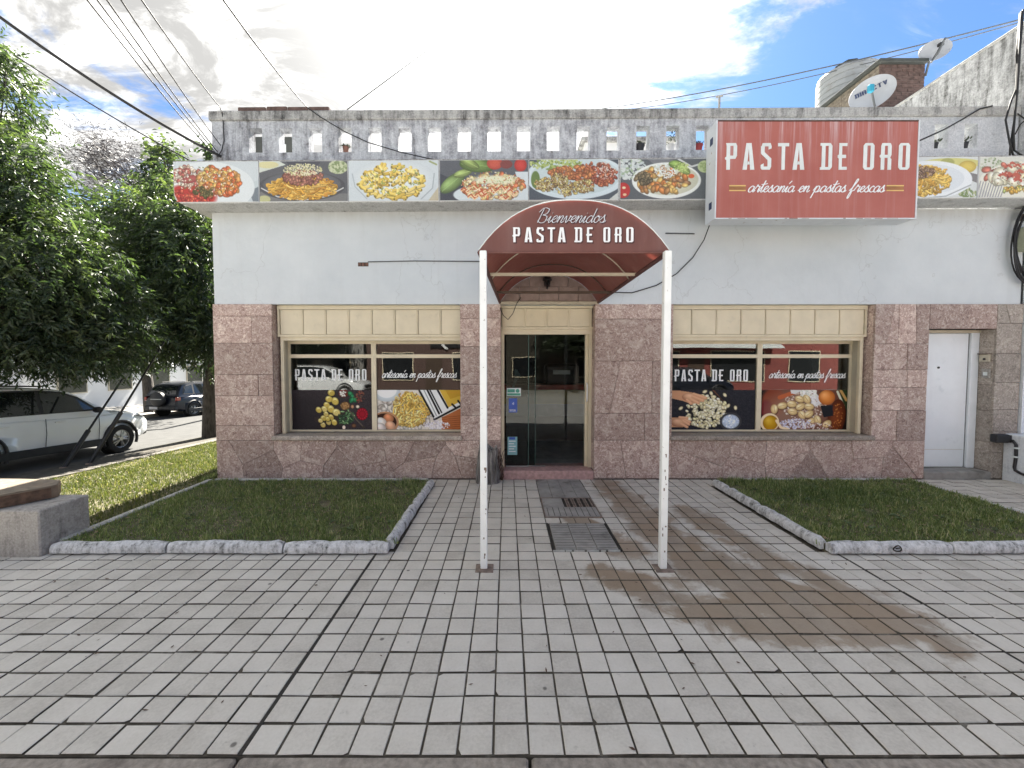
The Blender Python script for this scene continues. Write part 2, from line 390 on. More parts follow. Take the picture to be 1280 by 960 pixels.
# sign face: faded red with chalky runs from the top edge
m, N, b = mat('sign_red'); p = N.pos(); x_, y_, z_ = N.sep(p)
c = N.ramp(N.noise(p, 1.6, 5), [(0.3, (0.375, 0.112, 0.090)), (0.7, (0.43, 0.148, 0.122))])
run = N.noise(N.comb(N.math('MULTIPLY', x_, 9.0), 0.0, N.math('MULTIPLY', z_, 0.25)), 1.0, 6, 0.75)
ztop = at(1000, 151, -0.66).z
fade = N.sstep(N.math('ADD', z_, N.math('MULTIPLY', N.noise(N.comb(N.math('MULTIPLY', x_, 6.0), 0.0, 0.0), 1.0, 4), 0.9)), ztop - 0.25, ztop + 0.55)
rr = N.math('MULTIPLY', N.sstep(run, 0.46, 0.72), N.math('ADD', 0.14, N.math('MULTIPLY', fade, 0.85)))
c = N.mix(rr, c, (0.66, 0.55, 0.57))
rust = N.sstep(N.noise(p, 13, 5, 0.7), 0.73, 0.78)
c = N.mix(N.math('MULTIPLY', rust, 0.5), c, (0.16, 0.07, 0.04))
setb(N, b, c, 0.55, spec=0.35)
# prints (vertex painted flat print)
m, N, b = mat('print'); c = N.n('ShaderNodeVertexColor', layer_name='tint').outputs[0]
setb(N, b, c, 0.55, spec=0.3)
m, N, b = mat('print_gloss'); c = N.n('ShaderNodeVertexColor', layer_name='tint').outputs[0]
setb(N, b, c, 0.45, spec=0.12)
# glass: thin pane, clear with a mirror share that grows at grazing angles
def glass(name, tint, refl):
    m, N, b = mat(name); N.t.nodes.remove(b)
    fr = N.n('ShaderNodeFresnel', {0: 1.5}).outputs[0]
    fac = N.math('ADD', N.math('MULTIPLY', fr, refl), 0.01, clamp=True)
    wv = N.bump(N.noise(N.pos(), 1.2, 2), 0.02, 0.05)
    t_ = N.n('ShaderNodeBsdfTransparent', {0: (*tint, 1)}); g_ = N.n('ShaderNodeBsdfGlossy', {0: (1, 1, 1, 1), 'Roughness': 0.0, 'Normal': wv})
    mx = N.n('ShaderNodeMixShader', {0: fac, 1: t_.outputs[0], 2: g_.outputs[0]})
    N.t.links.new(mx.outputs[0], N.t.nodes['Material Output'].inputs[0]); return m
glass('glass', (0.55, 0.58, 0.58), 1.05)
glass('clear_glass', (0.85, 0.88, 0.88), 0.30)
glass('door_glass', (0.38, 0.44, 0.43), 0.55)
# leaves, grass, bark
def leafy(name, stops, trans, tcol):
    m, N, b = mat(name); t_ = N.n('ShaderNodeVertexColor', layer_name='tint').outputs[0]
    c = N.ramp(N.sep(t_)[0], stops); setb(N, b, c, 0.42, spec=0.45)
    tr = N.n('ShaderNodeBsdfTranslucent', {0: N.mix(1.0, c, (*tcol, 1), 'MULTIPLY')})
    mx = N.n('ShaderNodeMixShader', {0: trans, 1: b.outputs[0], 2: tr.outputs[0]})
    N.t.links.new(mx.outputs[0], N.t.nodes['Material Output'].inputs[0]); return m
leafy('leaves', [(0.0, (0.032, 0.050, 0.030)), (0.6, (0.080, 0.108, 0.060)), (1.0, (0.17, 0.20, 0.09))], 0.34, (1.6, 1.9, 0.7))
leafy('leaves_far', [(0.0, (0.03, 0.046, 0.028)), (1.0, (0.085, 0.11, 0.05))], 0.2, (1.5, 1.7, 0.7))
leafy('twigs', [(0.0, (0.045, 0.036, 0.042)), (1.0, (0.09, 0.072, 0.08))], 0.05, (1, 1, 1))
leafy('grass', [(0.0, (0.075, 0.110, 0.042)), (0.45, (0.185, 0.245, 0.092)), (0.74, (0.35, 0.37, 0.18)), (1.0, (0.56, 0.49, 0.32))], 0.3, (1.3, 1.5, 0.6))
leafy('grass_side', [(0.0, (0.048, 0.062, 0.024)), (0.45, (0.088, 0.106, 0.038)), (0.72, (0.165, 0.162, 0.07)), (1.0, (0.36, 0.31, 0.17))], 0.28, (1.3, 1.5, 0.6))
m, N, b = mat('bark'); p = N.pos()
n = N.noise(N.scalev(p, (9, 9, 2)), 2.0, 6, 0.65)
setb(N, b, N.ramp(n, [(0.35, (0.035, 0.03, 0.026)), (0.65, (0.11, 0.095, 0.08))]), 0.9, normal=N.bump(n, 0.8, 0.03))
m, N, b = mat('dead_wood'); p = N.pos()
n = N.noise(N.scalev(p, (18, 18, 1.6)), 1.6, 7, 0.65)
setb(N, b, N.ramp(n, [(0.35, (0.06, 0.055, 0.05)), (0.5, (0.17, 0.16, 0.15)), (0.68, (0.36, 0.345, 0.33))]), 0.9, normal=N.bump(n, 0.9, 0.03))
M = MATS
# ------------------------------------------------------------------ printed pictures: painted on a fine grid of vertex colours
def lin(c): 
    c = np.asarray(c, float) / 255.0
    return np.where(c <= 0.04045, c / 12.92, ((c + 0.055) / 1.055) ** 2.4)
class Paint:
    def __init__(s, W, H, bg):
        s.W, s.H = W, H; s.im = np.ones((H, W, 3)) * np.array(bg, float)
        s.yy, s.xx = np.mgrid[0:H, 0:W].astype(float)
    def _win(s, cx, cy, r):
        return max(0, int(cx - r - 2)), min(s.W, int(cx + r + 3)), max(0, int(cy - r - 2)), min(s.H, int(cy + r + 3))
    def ell(s, cx, cy, rx, ry, col, ang=0.0, edge=None, hi=None, soft=1.0, a=1.0):
        x0, x1, y0, y1 = s._win(cx, cy, max(rx, ry))
        if x0 >= x1 or y0 >= y1: return
        X = s.xx[y0:y1, x0:x1] - cx; Y = s.yy[y0:y1, x0:x1] - cy
        ca, sa = math.cos(ang), math.sin(ang)
        u = (X*ca + Y*sa) / rx; v = (-X*sa + Y*ca) / ry
        d = np.sqrt(u*u + v*v); m = np.clip((1 - d) * min(rx, ry) / soft + 0.5, 0, 1)[..., None] * a
        c = np.ones(X.shape + (3,)) * np.array(col, float)
        if edge is not None: c = c + (np.array(edge, float) - c) * np.clip(d, 0, 1)[..., None] ** 2.2
        if hi is not None:
            h = np.clip(1 - np.hypot(u + 0.3, v + 0.35) / 0.75, 0, 1)[..., None]; c = c + (np.array(hi, float) - c) * h
        s.im[y0:y1, x0:x1] = s.im[y0:y1, x0:x1] * (1 - m) + c * m
    def poly(s, pts, col, a=1.0):
        m = np.zeros((s.H, s.W), bool); n = len(pts)
        for i in range(n):
            (xa, ya), (xb, yb) = pts[i], pts[(i+1) % n]
            if ya == yb: continue
            c = ((ya <= s.yy) != (yb <= s.yy)); m ^= c & (s.xx < (xb - xa) * (s.yy - ya) / (yb - ya) + xa)
        s.im[m] = s.im[m] * (1 - a) + np.array(col, float) * a
    def strand(s, pts, w, col, hi=None):
        pts = np.asarray(pts, float)
        for i in range(len(pts) - 1):
            n = max(1, int(np.hypot(*(pts[i+1] - pts[i])) / max(0.8, w * 0.6)))
            for k in range(n):
                q = pts[i] + (pts[i+1] - pts[i]) * k / n
                s.ell(q[0], q[1], w, w, col, hi=hi, soft=0.8)
    def noise(s, amt, sc=1):
        n = rng.normal(0, amt, (s.H // sc + 1, s.W // sc + 1, 1)).repeat(sc, 0).repeat(sc, 1)[:s.H, :s.W]
        s.im = np.clip(s.im + n, 0, 255)
    def fade(s, col, k): s.im = s.im * (1 - k) + np.array(col, float) * k
    # heaps of food
    def inside(s, cx, cy, rx, ry):
        while True:
            a, b = rng.uniform(-1, 1, 2)
            if a*a + b*b < 1: return cx + a*rx, cy + b*ry
    def blobs(s, cx, cy, rx, ry, n, rr, cols, ratio=0.65, dark=0.62, light=None):
        P = sorted([s.inside(cx, cy, rx, ry) for _ in range(n)], key=lambda q: q[1])
        for x, y in P:
            c = np.array(cols[rng.integers(len(cols))], float) * rng.uniform(0.88, 1.1); r = rr * rng.uniform(0.75, 1.25); an = rng.uniform(0, math.pi)
            s.ell(x + 0.6, y + 0.9, r, r*ratio, c * 0.4, an, a=0.6)
            s.ell(x, y, r, r*ratio, c, an, edge=c*dark, hi=light if light is not None else np.minimum(c*1.25 + 15, 255))
    def strands(s, cx, cy, rx, ry, n, w, cols):
        for k in range(n):
            x, y = s.inside(cx, cy, rx, ry); a = rng.uniform(0, 6.28); L = rng.uniform(0.3, 0.6) * rx; cv = rng.uniform(-0.5, 0.5)
            c = np.array(cols[rng.integers(len(cols))], float) * rng.uniform(0.8, 1.12); pts = []
            for i in range(6):
                pts.append((x, y)); x += math.cos(a)*L/5; y += math.sin(a)*L/5*ry/rx*1.6; a += cv
                if ((x-cx)/rx)**2 + ((y-cy)/ry)**2 > 1.05: a += 1.6
            s.strand([(p[0]+0.5, p[1]+0.8) for p in pts], w, c*0.5); s.strand(pts, w, c, hi=np.minimum(c*1.2+10, 255))
    def specks(s, cx, cy, rx, ry, n, r, cols):
        for k in range(n):
            x, y = s.inside(cx, cy, rx, ry); c = cols[rng.integers(len(cols))]
            s.ell(x, y, r*rng.uniform(0.6, 1.5), r*rng.uniform(0.4, 0.9), c, rng.uniform(0, 3.1), soft=0.7)
    def leaf(s, cx, cy, L, wd, ang, col):
        c = np.array(col, float); s.ell(cx, cy, L, wd, c, ang, edge=c*0.6, hi=np.minimum(c*1.3+10, 255))
        ca, sa = math.cos(ang), math.sin(ang); s.strand([(cx-ca*L*0.9, cy-sa*L*0.9), (cx+ca*L*0.9, cy+sa*L*0.9)], 0.4, np.minimum(c*1.3+20, 255))
    def mesh(s, name, p00, px, py, mat, parent, shear=0.0, k=1.12):
        """p00 = top-left corner, px / py = vectors to the top-right and bottom-left corners"""
        H, W = s.H, s.W; a = np.linspace(0, 1, W); b = np.linspace(0, 1, H)
        V = np.array(p00)[None, None] + a[None, :, None]*np.array(px)[None, None] + b[:, None, None]*np.array(py)[None, None]
        V = V.reshape(-1, 3)
        if shear: V[:, 2] += shear * (V[:, 0] + 4.64)
        i = np.arange(H*W).reshape(H, W); F = np.stack([i[:-1, :-1], i[1:, :-1], i[1:, 1:], i[:-1, 1:]], -1).reshape(-1, 4)
        return nmesh(name, V, F, mat, parent, cols=np.clip(lin(s.im).reshape(-1, 3) * k, 0, 0.88))

# ------------------------------------------------------------------ lettering
def bl(w, t):
    c = 0.07
    def ring(x0, x1, y0, y1):       # a box of four bars with cut corners, bars butted
        return [[(x0, y0+c), (x0+t, y0+c), (x0+t, y1-c), (x0, y1-c)], [(x1-t, y0+c), (x1, y0+c), (x1, y1-c), (x1-t, y1-c)],
                [(x0+c*.6, y1), (x0, y1-c), (x1, y1-c), (x1-c*.6, y1)] if True else [], [(x0, y0+c), (x0+c*.6, y0), (x1-c*.6, y0), (x1, y0+c)]]
    G = {}
    tb = 0.13
    def O():
        return [[(0,.09),(t,.09),(t,.91),(0,.91)], [(w-t,.09),(w,.09),(w,.91),(w-t,.91)],
                [(0,.91),(w,.91),(w-.07,1),(.07,1)], [(0,.09),(.07,0),(w-.07,0),(w,.09)]]
    G['O'] = O()
    G['D'] = [[(0,.1),(t,.1),(t,.9),(0,.9)], [(w-t,.1),(w,.1),(w,.9),(w-t,.9)], [(-.06,.9),(w,.9),(w-.08,1),(-.06,1)], [(-.06,.1),(-.06,0),(w-.08,0),(w,.1)]]
    G['P'] = [[(0,0),(t,0),(t,.9),(0,.9)], [(0,.9),(w,.9),(w-.05,1),(-.03,1)], [(w-t,.53),(w,.53),(w,.9),(w-t,.9)], [(t,.41),(w-.06,.41),(w,.53),(t,.53)], [(-.06,.40),(0,.36),(0,.5),(-.06,.46)]]
    G['R'] = [[(0,0),(t,0),(t,.9),(0,.9)], [(0,.9),(w,.9),(w-.05,1),(.04,1)], [(w-t,.56),(w,.56),(w,.9),(w-t,.9)], [(t,.45),(w-.05,.45),(w,.56),(t,.56)], [(w-t,0),(w,0),(w,.40),(w-.05,.45),(w-t,.45)], [(-.05,.48),(0,.44),(0,.58),(-.05,.54)]]
    G['A'] = [[(-.02,0),(t,0),(w/2,.82),(w/2,1),(w/2-.10,1)], [(w-t,0),(w+.02,0),(w/2+.10,1),(w/2,1),(w/2,.82)], [(t+.02,.2),(w-t-.02,.2),(w-t-.04,.31),(t+.04,.31)]]
    G['S'] = [[(.02,.88),(w,.88),(w-.04,1),(.06,1)], [(0,.60),(t,.66),(t,.88),(0,.88)], [(0,.60),(w-t,.36),(w,.42),(t,.66)], [(w-t,.12),(w,.12),(w,.42),(w-t,.36)], [(0,.06),(.05,0),(w-.05,0),(w,.12),(0,.12)], [(0,.12),(t*.8,.12),(t*.8,.24),(0,.18)], [(w-t*.8,.76),(w,.80),(w,.88),(w-t*.8,.88)]]
    G['T'] = [[(w/2-t/2,0),(w/2+t/2,0),(w/2+t/2,.88),(w/2-t/2,.88)], [(-.03,.88),(w+.03,.88),(w+.03,1),(-.03,1)]]
    G['E'] = [[(0,.11),(t,.11),(t,.89),(0,.89)], [(0,.89),(w*.92,.89),(w*.92,1),(0,1)], [(0,0),(w*.92,0),(w*.92,.11),(0,.11)], [(t,.44),(w*.8,.44),(w*.8,.56),(t,.56)], [(-.06,.46),(0,.42),(0,.58),(-.06,.54)]]
    G['I'] = [[(0,0),(t,0),(t,1),(0,1)]]
    G['V'] = [[(-.02,1),(t,1),(w/2,.2),(w/2,0),(w/2-.07,0)], [(w-t,1),(w+.02,1),(w/2+.07,0),(w/2,0),(w/2,.2)]]
    G['C'] = [[(0,.09),(t,.09),(t,.91),(0,.91)], [(0,.91),(w,.91),(w-.07,1),(.07,1)], [(0,.09),(.07,0),(w-.07,0),(w,.09)], [(w-t,.72),(w,.72),(w,.91),(w-t,.91)], [(w-t,.09),(w,.09),(w,.28),(w-t,.28)]]
    return G
def block_text(name, text, o, ex, ez, adv, mat, parent, w=0.42, t=0.145, th=0.004, sub=None, wide=1.0, spread=0.0, local=False, backing=None):
    """o = left end of the baseline, ex / ez = unit letter height along the writing and upward; adv = gap between letters"""
    G = bl(w, t); o, ex, ez = Vector(o), Vector(ex), Vector(ez); nrm = ex.cross(ez).normalized()
    mb = MB(); x = 0.0; k = 0; cells = []
    for chx in text:
        if chx == ' ': x += adv + w*0.45; continue
        cells.append(x)
        for poly in G[chx]:
            k += 1; h = th + 0.0002 * (k % 7)
            P = poly
            a = sum(P[i][0]*P[(i+1)%len(P)][1] - P[(i+1)%len(P)][0]*P[i][1] for i in range(len(P)))
            if a < 0: P = P[::-1]
            if spread:
                cxm = sum(q[0] for q in P)/len(P); cym = sum(q[1] for q in P)/len(P)
                P = [(q[0] + math.copysign(spread, q[0]-cxm), q[1] + math.copysign(spread, q[1]-cym)) for q in P]
            n = len(P); base = [o + ex*(x+q[0]) + ez*q[1] for q in P]
            vs = base + [q + nrm*h for q in base]
            mb.add(vs, [tuple(range(n, 2*n))] + [(i, (i+1)%n, (i+1)%n+n, i+n) for i in range(n)])
        x += (w if chx != 'I' else t) + adv
    return mb.build(name, mat, parent, local=local), x - adv
def text_width(text, adv, w=0.42, t=0.145):
    x = 0
    for c in text: x += (adv + w*0.45) if c == ' ' else ((w if c != 'I' else t) + adv)
    return x - adv
SCRIPT = {
 'a': (1.05, [[(.85,.85),(.5,1.0),(.12,.6),(.15,.12),(.5,0),(.8,.45),(.88,.95)], [(.88,.95),(.82,.3),(.95,.02),(1.2,.3)]]),
 'r': (.85, [[(-.1,.25),(.2,.9),(.28,1.2),(.42,.95),(.72,.9),(.62,.3),(.72,.0),(.98,.3)]]),
 't': (.62, [[(-.1,.25),(.3,1.0),(.5,1.9),(.3,.5),(.35,.04),(.55,.02),(.78,.3)], [(.0,1.25),(.5,1.28),(1.0,1.42)]]),
 'e': (.82, [[(-.1,.25),(.4,.5),(.72,.78),(.55,1.0),(.25,.8),(.15,.3),(.4,0),(.7,.1),(.95,.35)]]),
 's': (.78, [[(-.1,.25),(.3,.75),(.5,1.15),(.52,.75),(.68,.35),(.45,0),(.1,.14)], [(.45,.0),(.75,.1),(.92,.3)]]),
 'n': (1.02, [[(-.05,.4),(.2,.98),(.25,.7),(.15,0)], [(.15,.1),(.4,.8),(.65,1.0),(.75,.75),(.65,.2),(.8,0),(1.1,.3)]]),
 'i': (.5, [[(-.1,.25),(.25,.95),(.18,.2),(.3,0),(.6,.3)], [(.30,1.35),(.36,1.42)]]),
 'í': (.5, [[(-.1,.25),(.25,.95),(.18,.2),(.3,0),(.6,.3)], [(.32,1.35),(.62,1.85)]]),
 'p': (1.05, [[(-.1,.25),(.25,1.0),(.15,.2),(-.05,-1.0)], [(.1,.2),(.4,.95),(.75,.9),(.8,.4),(.5,0),(.2,.1)], [(.5,0),(.85,.08),(1.1,.3)]]),
 'f': (.75, [[(-.1,.2),(.4,1.0),(.75,1.95),(.58,2.15),(.4,1.5),(.2,.2),(.02,-.85),(.2,-1.0),(.36,-.3),(.36,.12),(.8,.3)]]),
 'c': (.75, [[(.72,.8),(.5,1.0),(.15,.65),(.15,.2),(.45,0),(.72,.1),(.9,.3)]]),
 'o': (.92, [[(.5,1.0),(.15,.7),(.15,.2),(.45,0),(.75,.4),(.65,.9),(.45,1.0),(.62,.8),(1.0,.85)]]),
 'v': (.9, [[(-.05,.4),(.2,.98),(.3,.5),(.4,0),(.7,.5),(.76,1.0),(.85,.82),(1.0,.85)]]),
 'd': (1.1, [[(.8,.85),(.5,1.0),(.12,.6),(.15,.12),(.5,0),(.85,.6),(1.0,2.0)], [(1.0,2.0),(.86,.4),(.95,.02),(1.2,.3)]]),
 'B': (1.6, [[(.45,2.0),(.32,1.0),(.2,0)], [(-.1,1.5),(.4,2.1),(1.2,1.95),(1.1,1.3),(.6,1.1),(1.25,.9),(1.25,.2),(.7,-.05),(.1,.25)]]),
 'P': (1.3, [[(.45,2.0),(.2,0)], [(-.1,1.6),(.5,2.1),(1.2,1.8),(1.1,1.1),(.4,.9)]]),
 'y': (.95, [[(-.05,.4),(.2,.98),(.25,.3),(.5,.05),(.8,.95)], [(.8,.95),(.6,-.6),(.2,-.9)]]),
 ' ': (.75, [])}
def catmull(P, n=5):
    P = [np.array(p, float) for p in P]
    if len(P) < 3: return P
    Q = [2*P[0]-P[1]] + P + [2*P[-1]-P[-2]]; out = []
    for i in range(1, len(Q)-2):
        for k in range(n):
            t = k/n; a, b, c, d = Q[i-1], Q[i], Q[i+1], Q[i+2]
            out.append(0.5*((2*b) + (-a+c)*t + (2*a-5*b+4*c-d)*t*t + (-a+3*b-3*c+d)*t**3))
    return out + [P[-1]]
def script_text(name, text, o, ex, ez, width, mat, parent, wd=0.11, slant=0.38, th=0.003, ys=1.0):
    tot = sum(SCRIPT[c][0] for c in text); o, ex, ez = Vector(o), Vector(ex).normalized(), Vector(ez).normalized(); nrm = ex.cross(ez)
    s = width / tot; mb = MB(); x = 0.0; k = 0
    for chx in text:
        adv, strokes = SCRIPT[chx]
        for st in strokes:
            k += 1; C = catmull(st); L = []; n = len(C)
            for i, q in enumerate(C):
                t = C[min(i+1, n-1)] - C[max(i-1, 0)]; t = t / (np.hypot(*t) + 1e-9)
                wv = wd * (0.75 + 0.5*abs(t[1]) * (1 if t[1] < 0 else 0.6)); nn = np.array([-t[1], t[0]]) * wv
                h = th + 0.0003*(k % 5) + 0.0012*i/n
                for sgn in (1, -1):
                    a = q + nn*sgn; L.append(o + ex*((x + a[0] + slant*a[1])*s) + ez*(a[1]*s*ys) + nrm*h)
            mb.add(L, [(2*i, 2*i+1, 2*i+3, 2*i+2) for i in range(n-1)])
        x += adv
    ob = mb.build(name, mat, parent)
    return ob
# ------------------------------------------------------------------ ground, street, pavement
SH = 0.006
def grid_profile(xs, ys, zf):
    mb = MB(); n = len(ys)
    vs = [(x, y, zf(x, y)) for x in xs for y in ys]
    mb.add(vs, [(i*n+j, (i+1)*n+j, (i+1)*n+j+1, i*n+j+1) for i in range(len(xs)-1) for j in range(n-1)])
    return mb
def gz(x, y): return -0.21 if y < CAMY else (-0.21 - 0.035*(min(y, 70) - CAMY))
tag(grid_profile([-1500, -60, -8, 8, 60, 1500], [-1500, -60, CAMY, 0, 10, 30, 70, 1500], gz).build('ground', M['far_ground']), kind='structure')
tag(grid_profile([-17.0, -9.75], [CAMY, 0, 10, 30, 69], lambda x, y: road_z(y)).build('side_street', M['asphalt']), kind='structure')
tag(MB().box(-60, 60, -16, TY0 - 0.16, -0.20, -0.15).build('front_street', M['pale_bounce_road']), kind='structure')
fk = MB()
for k in range(12):
    y0, y1 = -6 + k*6, -6 + k*6 + 5.98
    fk.add([(-17.25,y0,road_z(y0)-.2),(-17.0,y0,road_z(y0)-.2),(-17.0,y1,road_z(y1)-.2),(-17.25,y1,road_z(y1)-.2),(-17.25,y0,road_z(y0)+.14),(-17.0,y0,road_z(y0)+.14),(-17.0,y1,road_z(y1)+.14),(-17.25,y1,road_z(y1)+.14)],
           [(0,3,2,1),(4,5,6,7),(0,1,5,4),(1,2,6,5),(2,3,7,6),(3,0,4,7)])
tag(fk.build('far_kerb', M['kerb']), kind='structure')
tag(grid_profile([-24, -17.25], [-6, 0, 10, 30, 66], lambda x, y: road_z(y)+.135).build('far_pavement', M['old_cement']), kind='structure')
# verge beside the shop: grass sloping down to a kerb, then a bare strip where the guy wires are anchored
KX0, KX1 = -8.38, -8.18
def lawn_z(x, y):
    t = min(1, max(0, (-4.62 - x) / (-4.62 - KX1))); t = t*t*(3-2*t)*0.5 + t*0.5
    return -0.02 + t * (road_z(y) + 0.16 + 0.02)
tag(grid_profile(list(np.linspace(KX1+.002, -4.60, 14)), list(np.linspace(-2.42, 14, 20)), lawn_z).build('verge', M['lawn_soil'], smooth=180), kind='structure')
tag(grid_profile([-9.74, KX0-.003], [-6, 0, 10, 30, 60], lambda x, y: road_z(y)+.06).build('bare_strip', M['soil']), kind='structure')
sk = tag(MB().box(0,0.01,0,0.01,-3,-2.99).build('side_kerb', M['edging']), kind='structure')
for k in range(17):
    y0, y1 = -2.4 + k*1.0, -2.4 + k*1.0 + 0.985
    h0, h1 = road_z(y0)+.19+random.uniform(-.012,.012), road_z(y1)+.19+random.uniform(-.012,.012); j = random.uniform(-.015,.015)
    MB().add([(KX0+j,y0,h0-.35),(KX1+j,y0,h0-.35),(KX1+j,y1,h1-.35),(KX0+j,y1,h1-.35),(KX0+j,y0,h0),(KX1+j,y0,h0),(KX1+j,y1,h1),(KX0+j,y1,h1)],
           [(0,3,2,1),(4,5,6,7),(0,1,5,4),(1,2,6,5),(2,3,7,6),(3,0,4,7)]).build('kerb_stone', M['kerb_old_shaded'], sk)

# pavement: a gritty bed and separate tiles on it
pave = tag(MB().box(-8.17, 12, TY0 + 0.004, -2.44, -0.2, -0.010).box(-4.58, 12, -2.44, 0.02, -0.2, -0.010).build('pavement', M['joint']), kind='structure')
LB = (-4.50, -1.12, -2.56, -0.33)      # left bed x0 x1 y0 y1
RB = (3.10, 6.20, -2.56, -0.30)
snapy = lambda y: TY0 + round((y-TY0)/TP)*TP
CX0, CX1 = TX0 + 7*TP + .002, TX0 + 11*TP - .002
COVERS = [(CX0, CX1, snapy(-.9), 0.0), (CX0, CX1, snapy(-1.62), snapy(-.9)-.003), (CX0, CX1, snapy(-2.5), snapy(-1.79))]
JL, JR = -3, 23
tiles = []
nI0, nI1 = int((-8.0 - TX0)/TP) - 1, int((11.5 - TX0)/TP)
nJ = int((0.0 - TY0)/TP) + 1
for j in range(nJ):
    for i in range(nI0, nI1):
        x0, y0 = TX0 + i*TP, TY0 + j*TP; x1, y1 = x0 + TP, min(y0 + TP, -0.004)
        if y1 - y0 < 0.03: continue
        xc, yc = (x0+x1)/2, (y0+y1)/2
        if LB[0]-.02 < xc < LB[1]-.02 and LB[2]+.02 < yc < LB[3]-.02: continue
        if RB[0]+.02 < xc < RB[1]-.05 and RB[2]+.02 < yc < RB[3]-.02: continue
        if yc > -2.5 and xc < -4.55: continue
        if any(c[0]-.01 < xc < c[1]+.01 and c[2] < yc < c[3]+.01 for c in COVERS): continue
        if i in (JL, JR): x0 += 0.008
        if i in (JL-1, JR-1): x1 -= 0.006
        tiles.append((x0, x1, y0, y1))
def tile_area(t):
    P = [proj((t[a], t[b], 0)) for a, b in ((0,2),(1,2),(1,3),(0,3))]
    if not any(0 < u < 1280 and 0 < v < 960 for u, v in P) or any(t[2] < CAMY for _ in (0,)): return 0
    return abs(sum(P[i][0]*P[(i+1)%4][1] - P[(i+1)%4][0]*P[i][1] for i in range(4)))/2
tiles.sort(key=tile_area, reverse=True)
def tile_geo(w, h, g=0.0056, b=0.004, th=0.03, gy=0.0078, cut=None):
    x, y = w/2 - g, h/2 - (gy if g > .004 else g)
    if cut is not None:                       # a chipped corner
        P = [(-x,-y),(x,-y),(x,y),(-x,y)]; c = P[cut[0]]; sx_, sy_ = -math.copysign(1, c[0]), -math.copysign(1, c[1])
        a_, b_ = (c[0]+sx_*cut[1], c[1]), (c[0], c[1]+sy_*cut[2])
        P[cut[0]:cut[0]+1] = [b_, a_] if cut[0] in (0, 2) else [a_, b_]
        n = len(P); T = [(q[0]*(1-2*b/w), q[1]*(1-2*b/h)) for q in P]
        vs = [(q[0], q[1], -th) for q in P] + [(q[0], q[1], -b) for q in P] + [(q[0], q[1], 0) for q in T]
        return vs, [(i, (i+1)%n, (i+1)%n+n, i+n) for i in range(n)] + [(i+n, (i+1)%n+n, (i+1)%n+2*n, i+2*n) for i in range(n)] + [tuple(range(2*n, 3*n))]
    vs = [(-x,-y,-th),(x,-y,-th),(x,y,-th),(-x,y,-th),(-x,-y,-b),(x,-y,-b),(x,y,-b),(-x,y,-b),(-x+b,-y+b,0),(x-b,-y+b,0),(x-b,y-b,0),(-x+b,y-b,0)]
    fs = [(0,1,5,4),(1,2,6,5),(2,3,7,6),(3,0,4,7),(4,5,9,8),(5,6,10,9),(6,7,11,10),(7,4,8,11),(8,9,10,11)]
    return vs, fs
tm = {}
CUTS = [(0,.012,.018),(1,.02,.012),(2,.014,.014),(3,.024,.016),(1,.035,.02),(0,.016,.03)]
rest = MB()
for k, t in enumerate(tiles):
    wd_, hd_ = round(t[1]-t[0], 3), round(t[3]-t[2], 3); c = ((t[0]+t[1])/2, (t[2]+t[3])/2)
    dz = random.uniform(-.0035, .0025); rot = random.uniform(-.014, .014); jx, jy = random.uniform(-.0016,.0016), random.uniform(-.0016,.0016)
    if k < 298:
        cv_ = None if random.random() > .16 else CUTS[random.randrange(len(CUTS))]; key_ = (wd_, hd_, cv_)
        if key_ not in tm:
            me = bpy.data.meshes.new('paving_tile'); vs, fs = tile_geo(wd_, hd_, cut=cv_); me.from_pydata(vs, [], fs); me.materials.append(M['paving']); me.materials.append(M['joint']); [setattr(q, 'material_index', 1) for q in list(me.polygons)[:(4 if cv_ is None else 5)]]; tm[key_] = me
        o = bpy.data.objects.new('paving_tile', tm[key_]); COL.objects.link(o); o.parent = pave
        o.location = (c[0]+jx, c[1]+jy, dz); o.rotation_euler = (random.uniform(-.014,.014), random.uniform(-.014,.014), rot)
    else:
        vs, fs = tile_geo(wd_, hd_); cr, sr = math.cos(rot), math.sin(rot); tx_, ty_ = random.uniform(-.008,.008), random.uniform(-.008,.008)
        rest.add([(c[0]+jx+x*cr-y*sr, c[1]+jy+x*sr+y*cr, z+dz+x*tx_+y*ty_) for x, y, z in vs], fs)
rt_ = tag(rest.build('paving_tiles', M['paving'], pave), kind='stuff'); rt_.data.materials.append(M['joint']); rt_.data.polygons.foreach_set('material_index', np.array([1 if k % 9 < 4 else 0 for k in range(len(rt_.data.polygons))], dtype=np.int32))
for i in (JL, JR):
    x = TX0 + i*TP
    MB().box(x-.010, x+.012, TY0+.005, -2.58, -.0105, -.0045).build('expansion_joint', M['dark_joint'], pave)
kb = tag(MB().box(-20, 20, TY0-.30, TY0-.157, -.3, -.16).build('front_kerb', M['kerb']), kind='structure')
for k in range(-6, 7):
    MB().bbox(TX0+JL*TP+.008+k*1.4, TX0+JL*TP-.008+(k+1)*1.4, TY0-.157, TY0+.0055, -.3, -.008+random.uniform(-.004,.002), .012).build('kerb_stone', M['kerb'], kb)
# old cement tiles in front of the step
c = COVERS[0]
for i in range(4):
    for j in range(4):
        xa = c[0] + (c[1]-c[0])*i/4; ya = c[2] + (c[3]-.004-c[2])*j/4; dxx, dyy = (c[1]-c[0])/4, (c[3]-.004-c[2])/4
        vs, fs = tile_geo(dxx, dyy, .0025, .002); dz = random.uniform(-.004, -.001)
        MB().add([(x+xa+dxx/2, y+ya+dyy/2, z+dz) for x, y, z in vs], fs).build('cement_tile', M['old_cement'], pave)
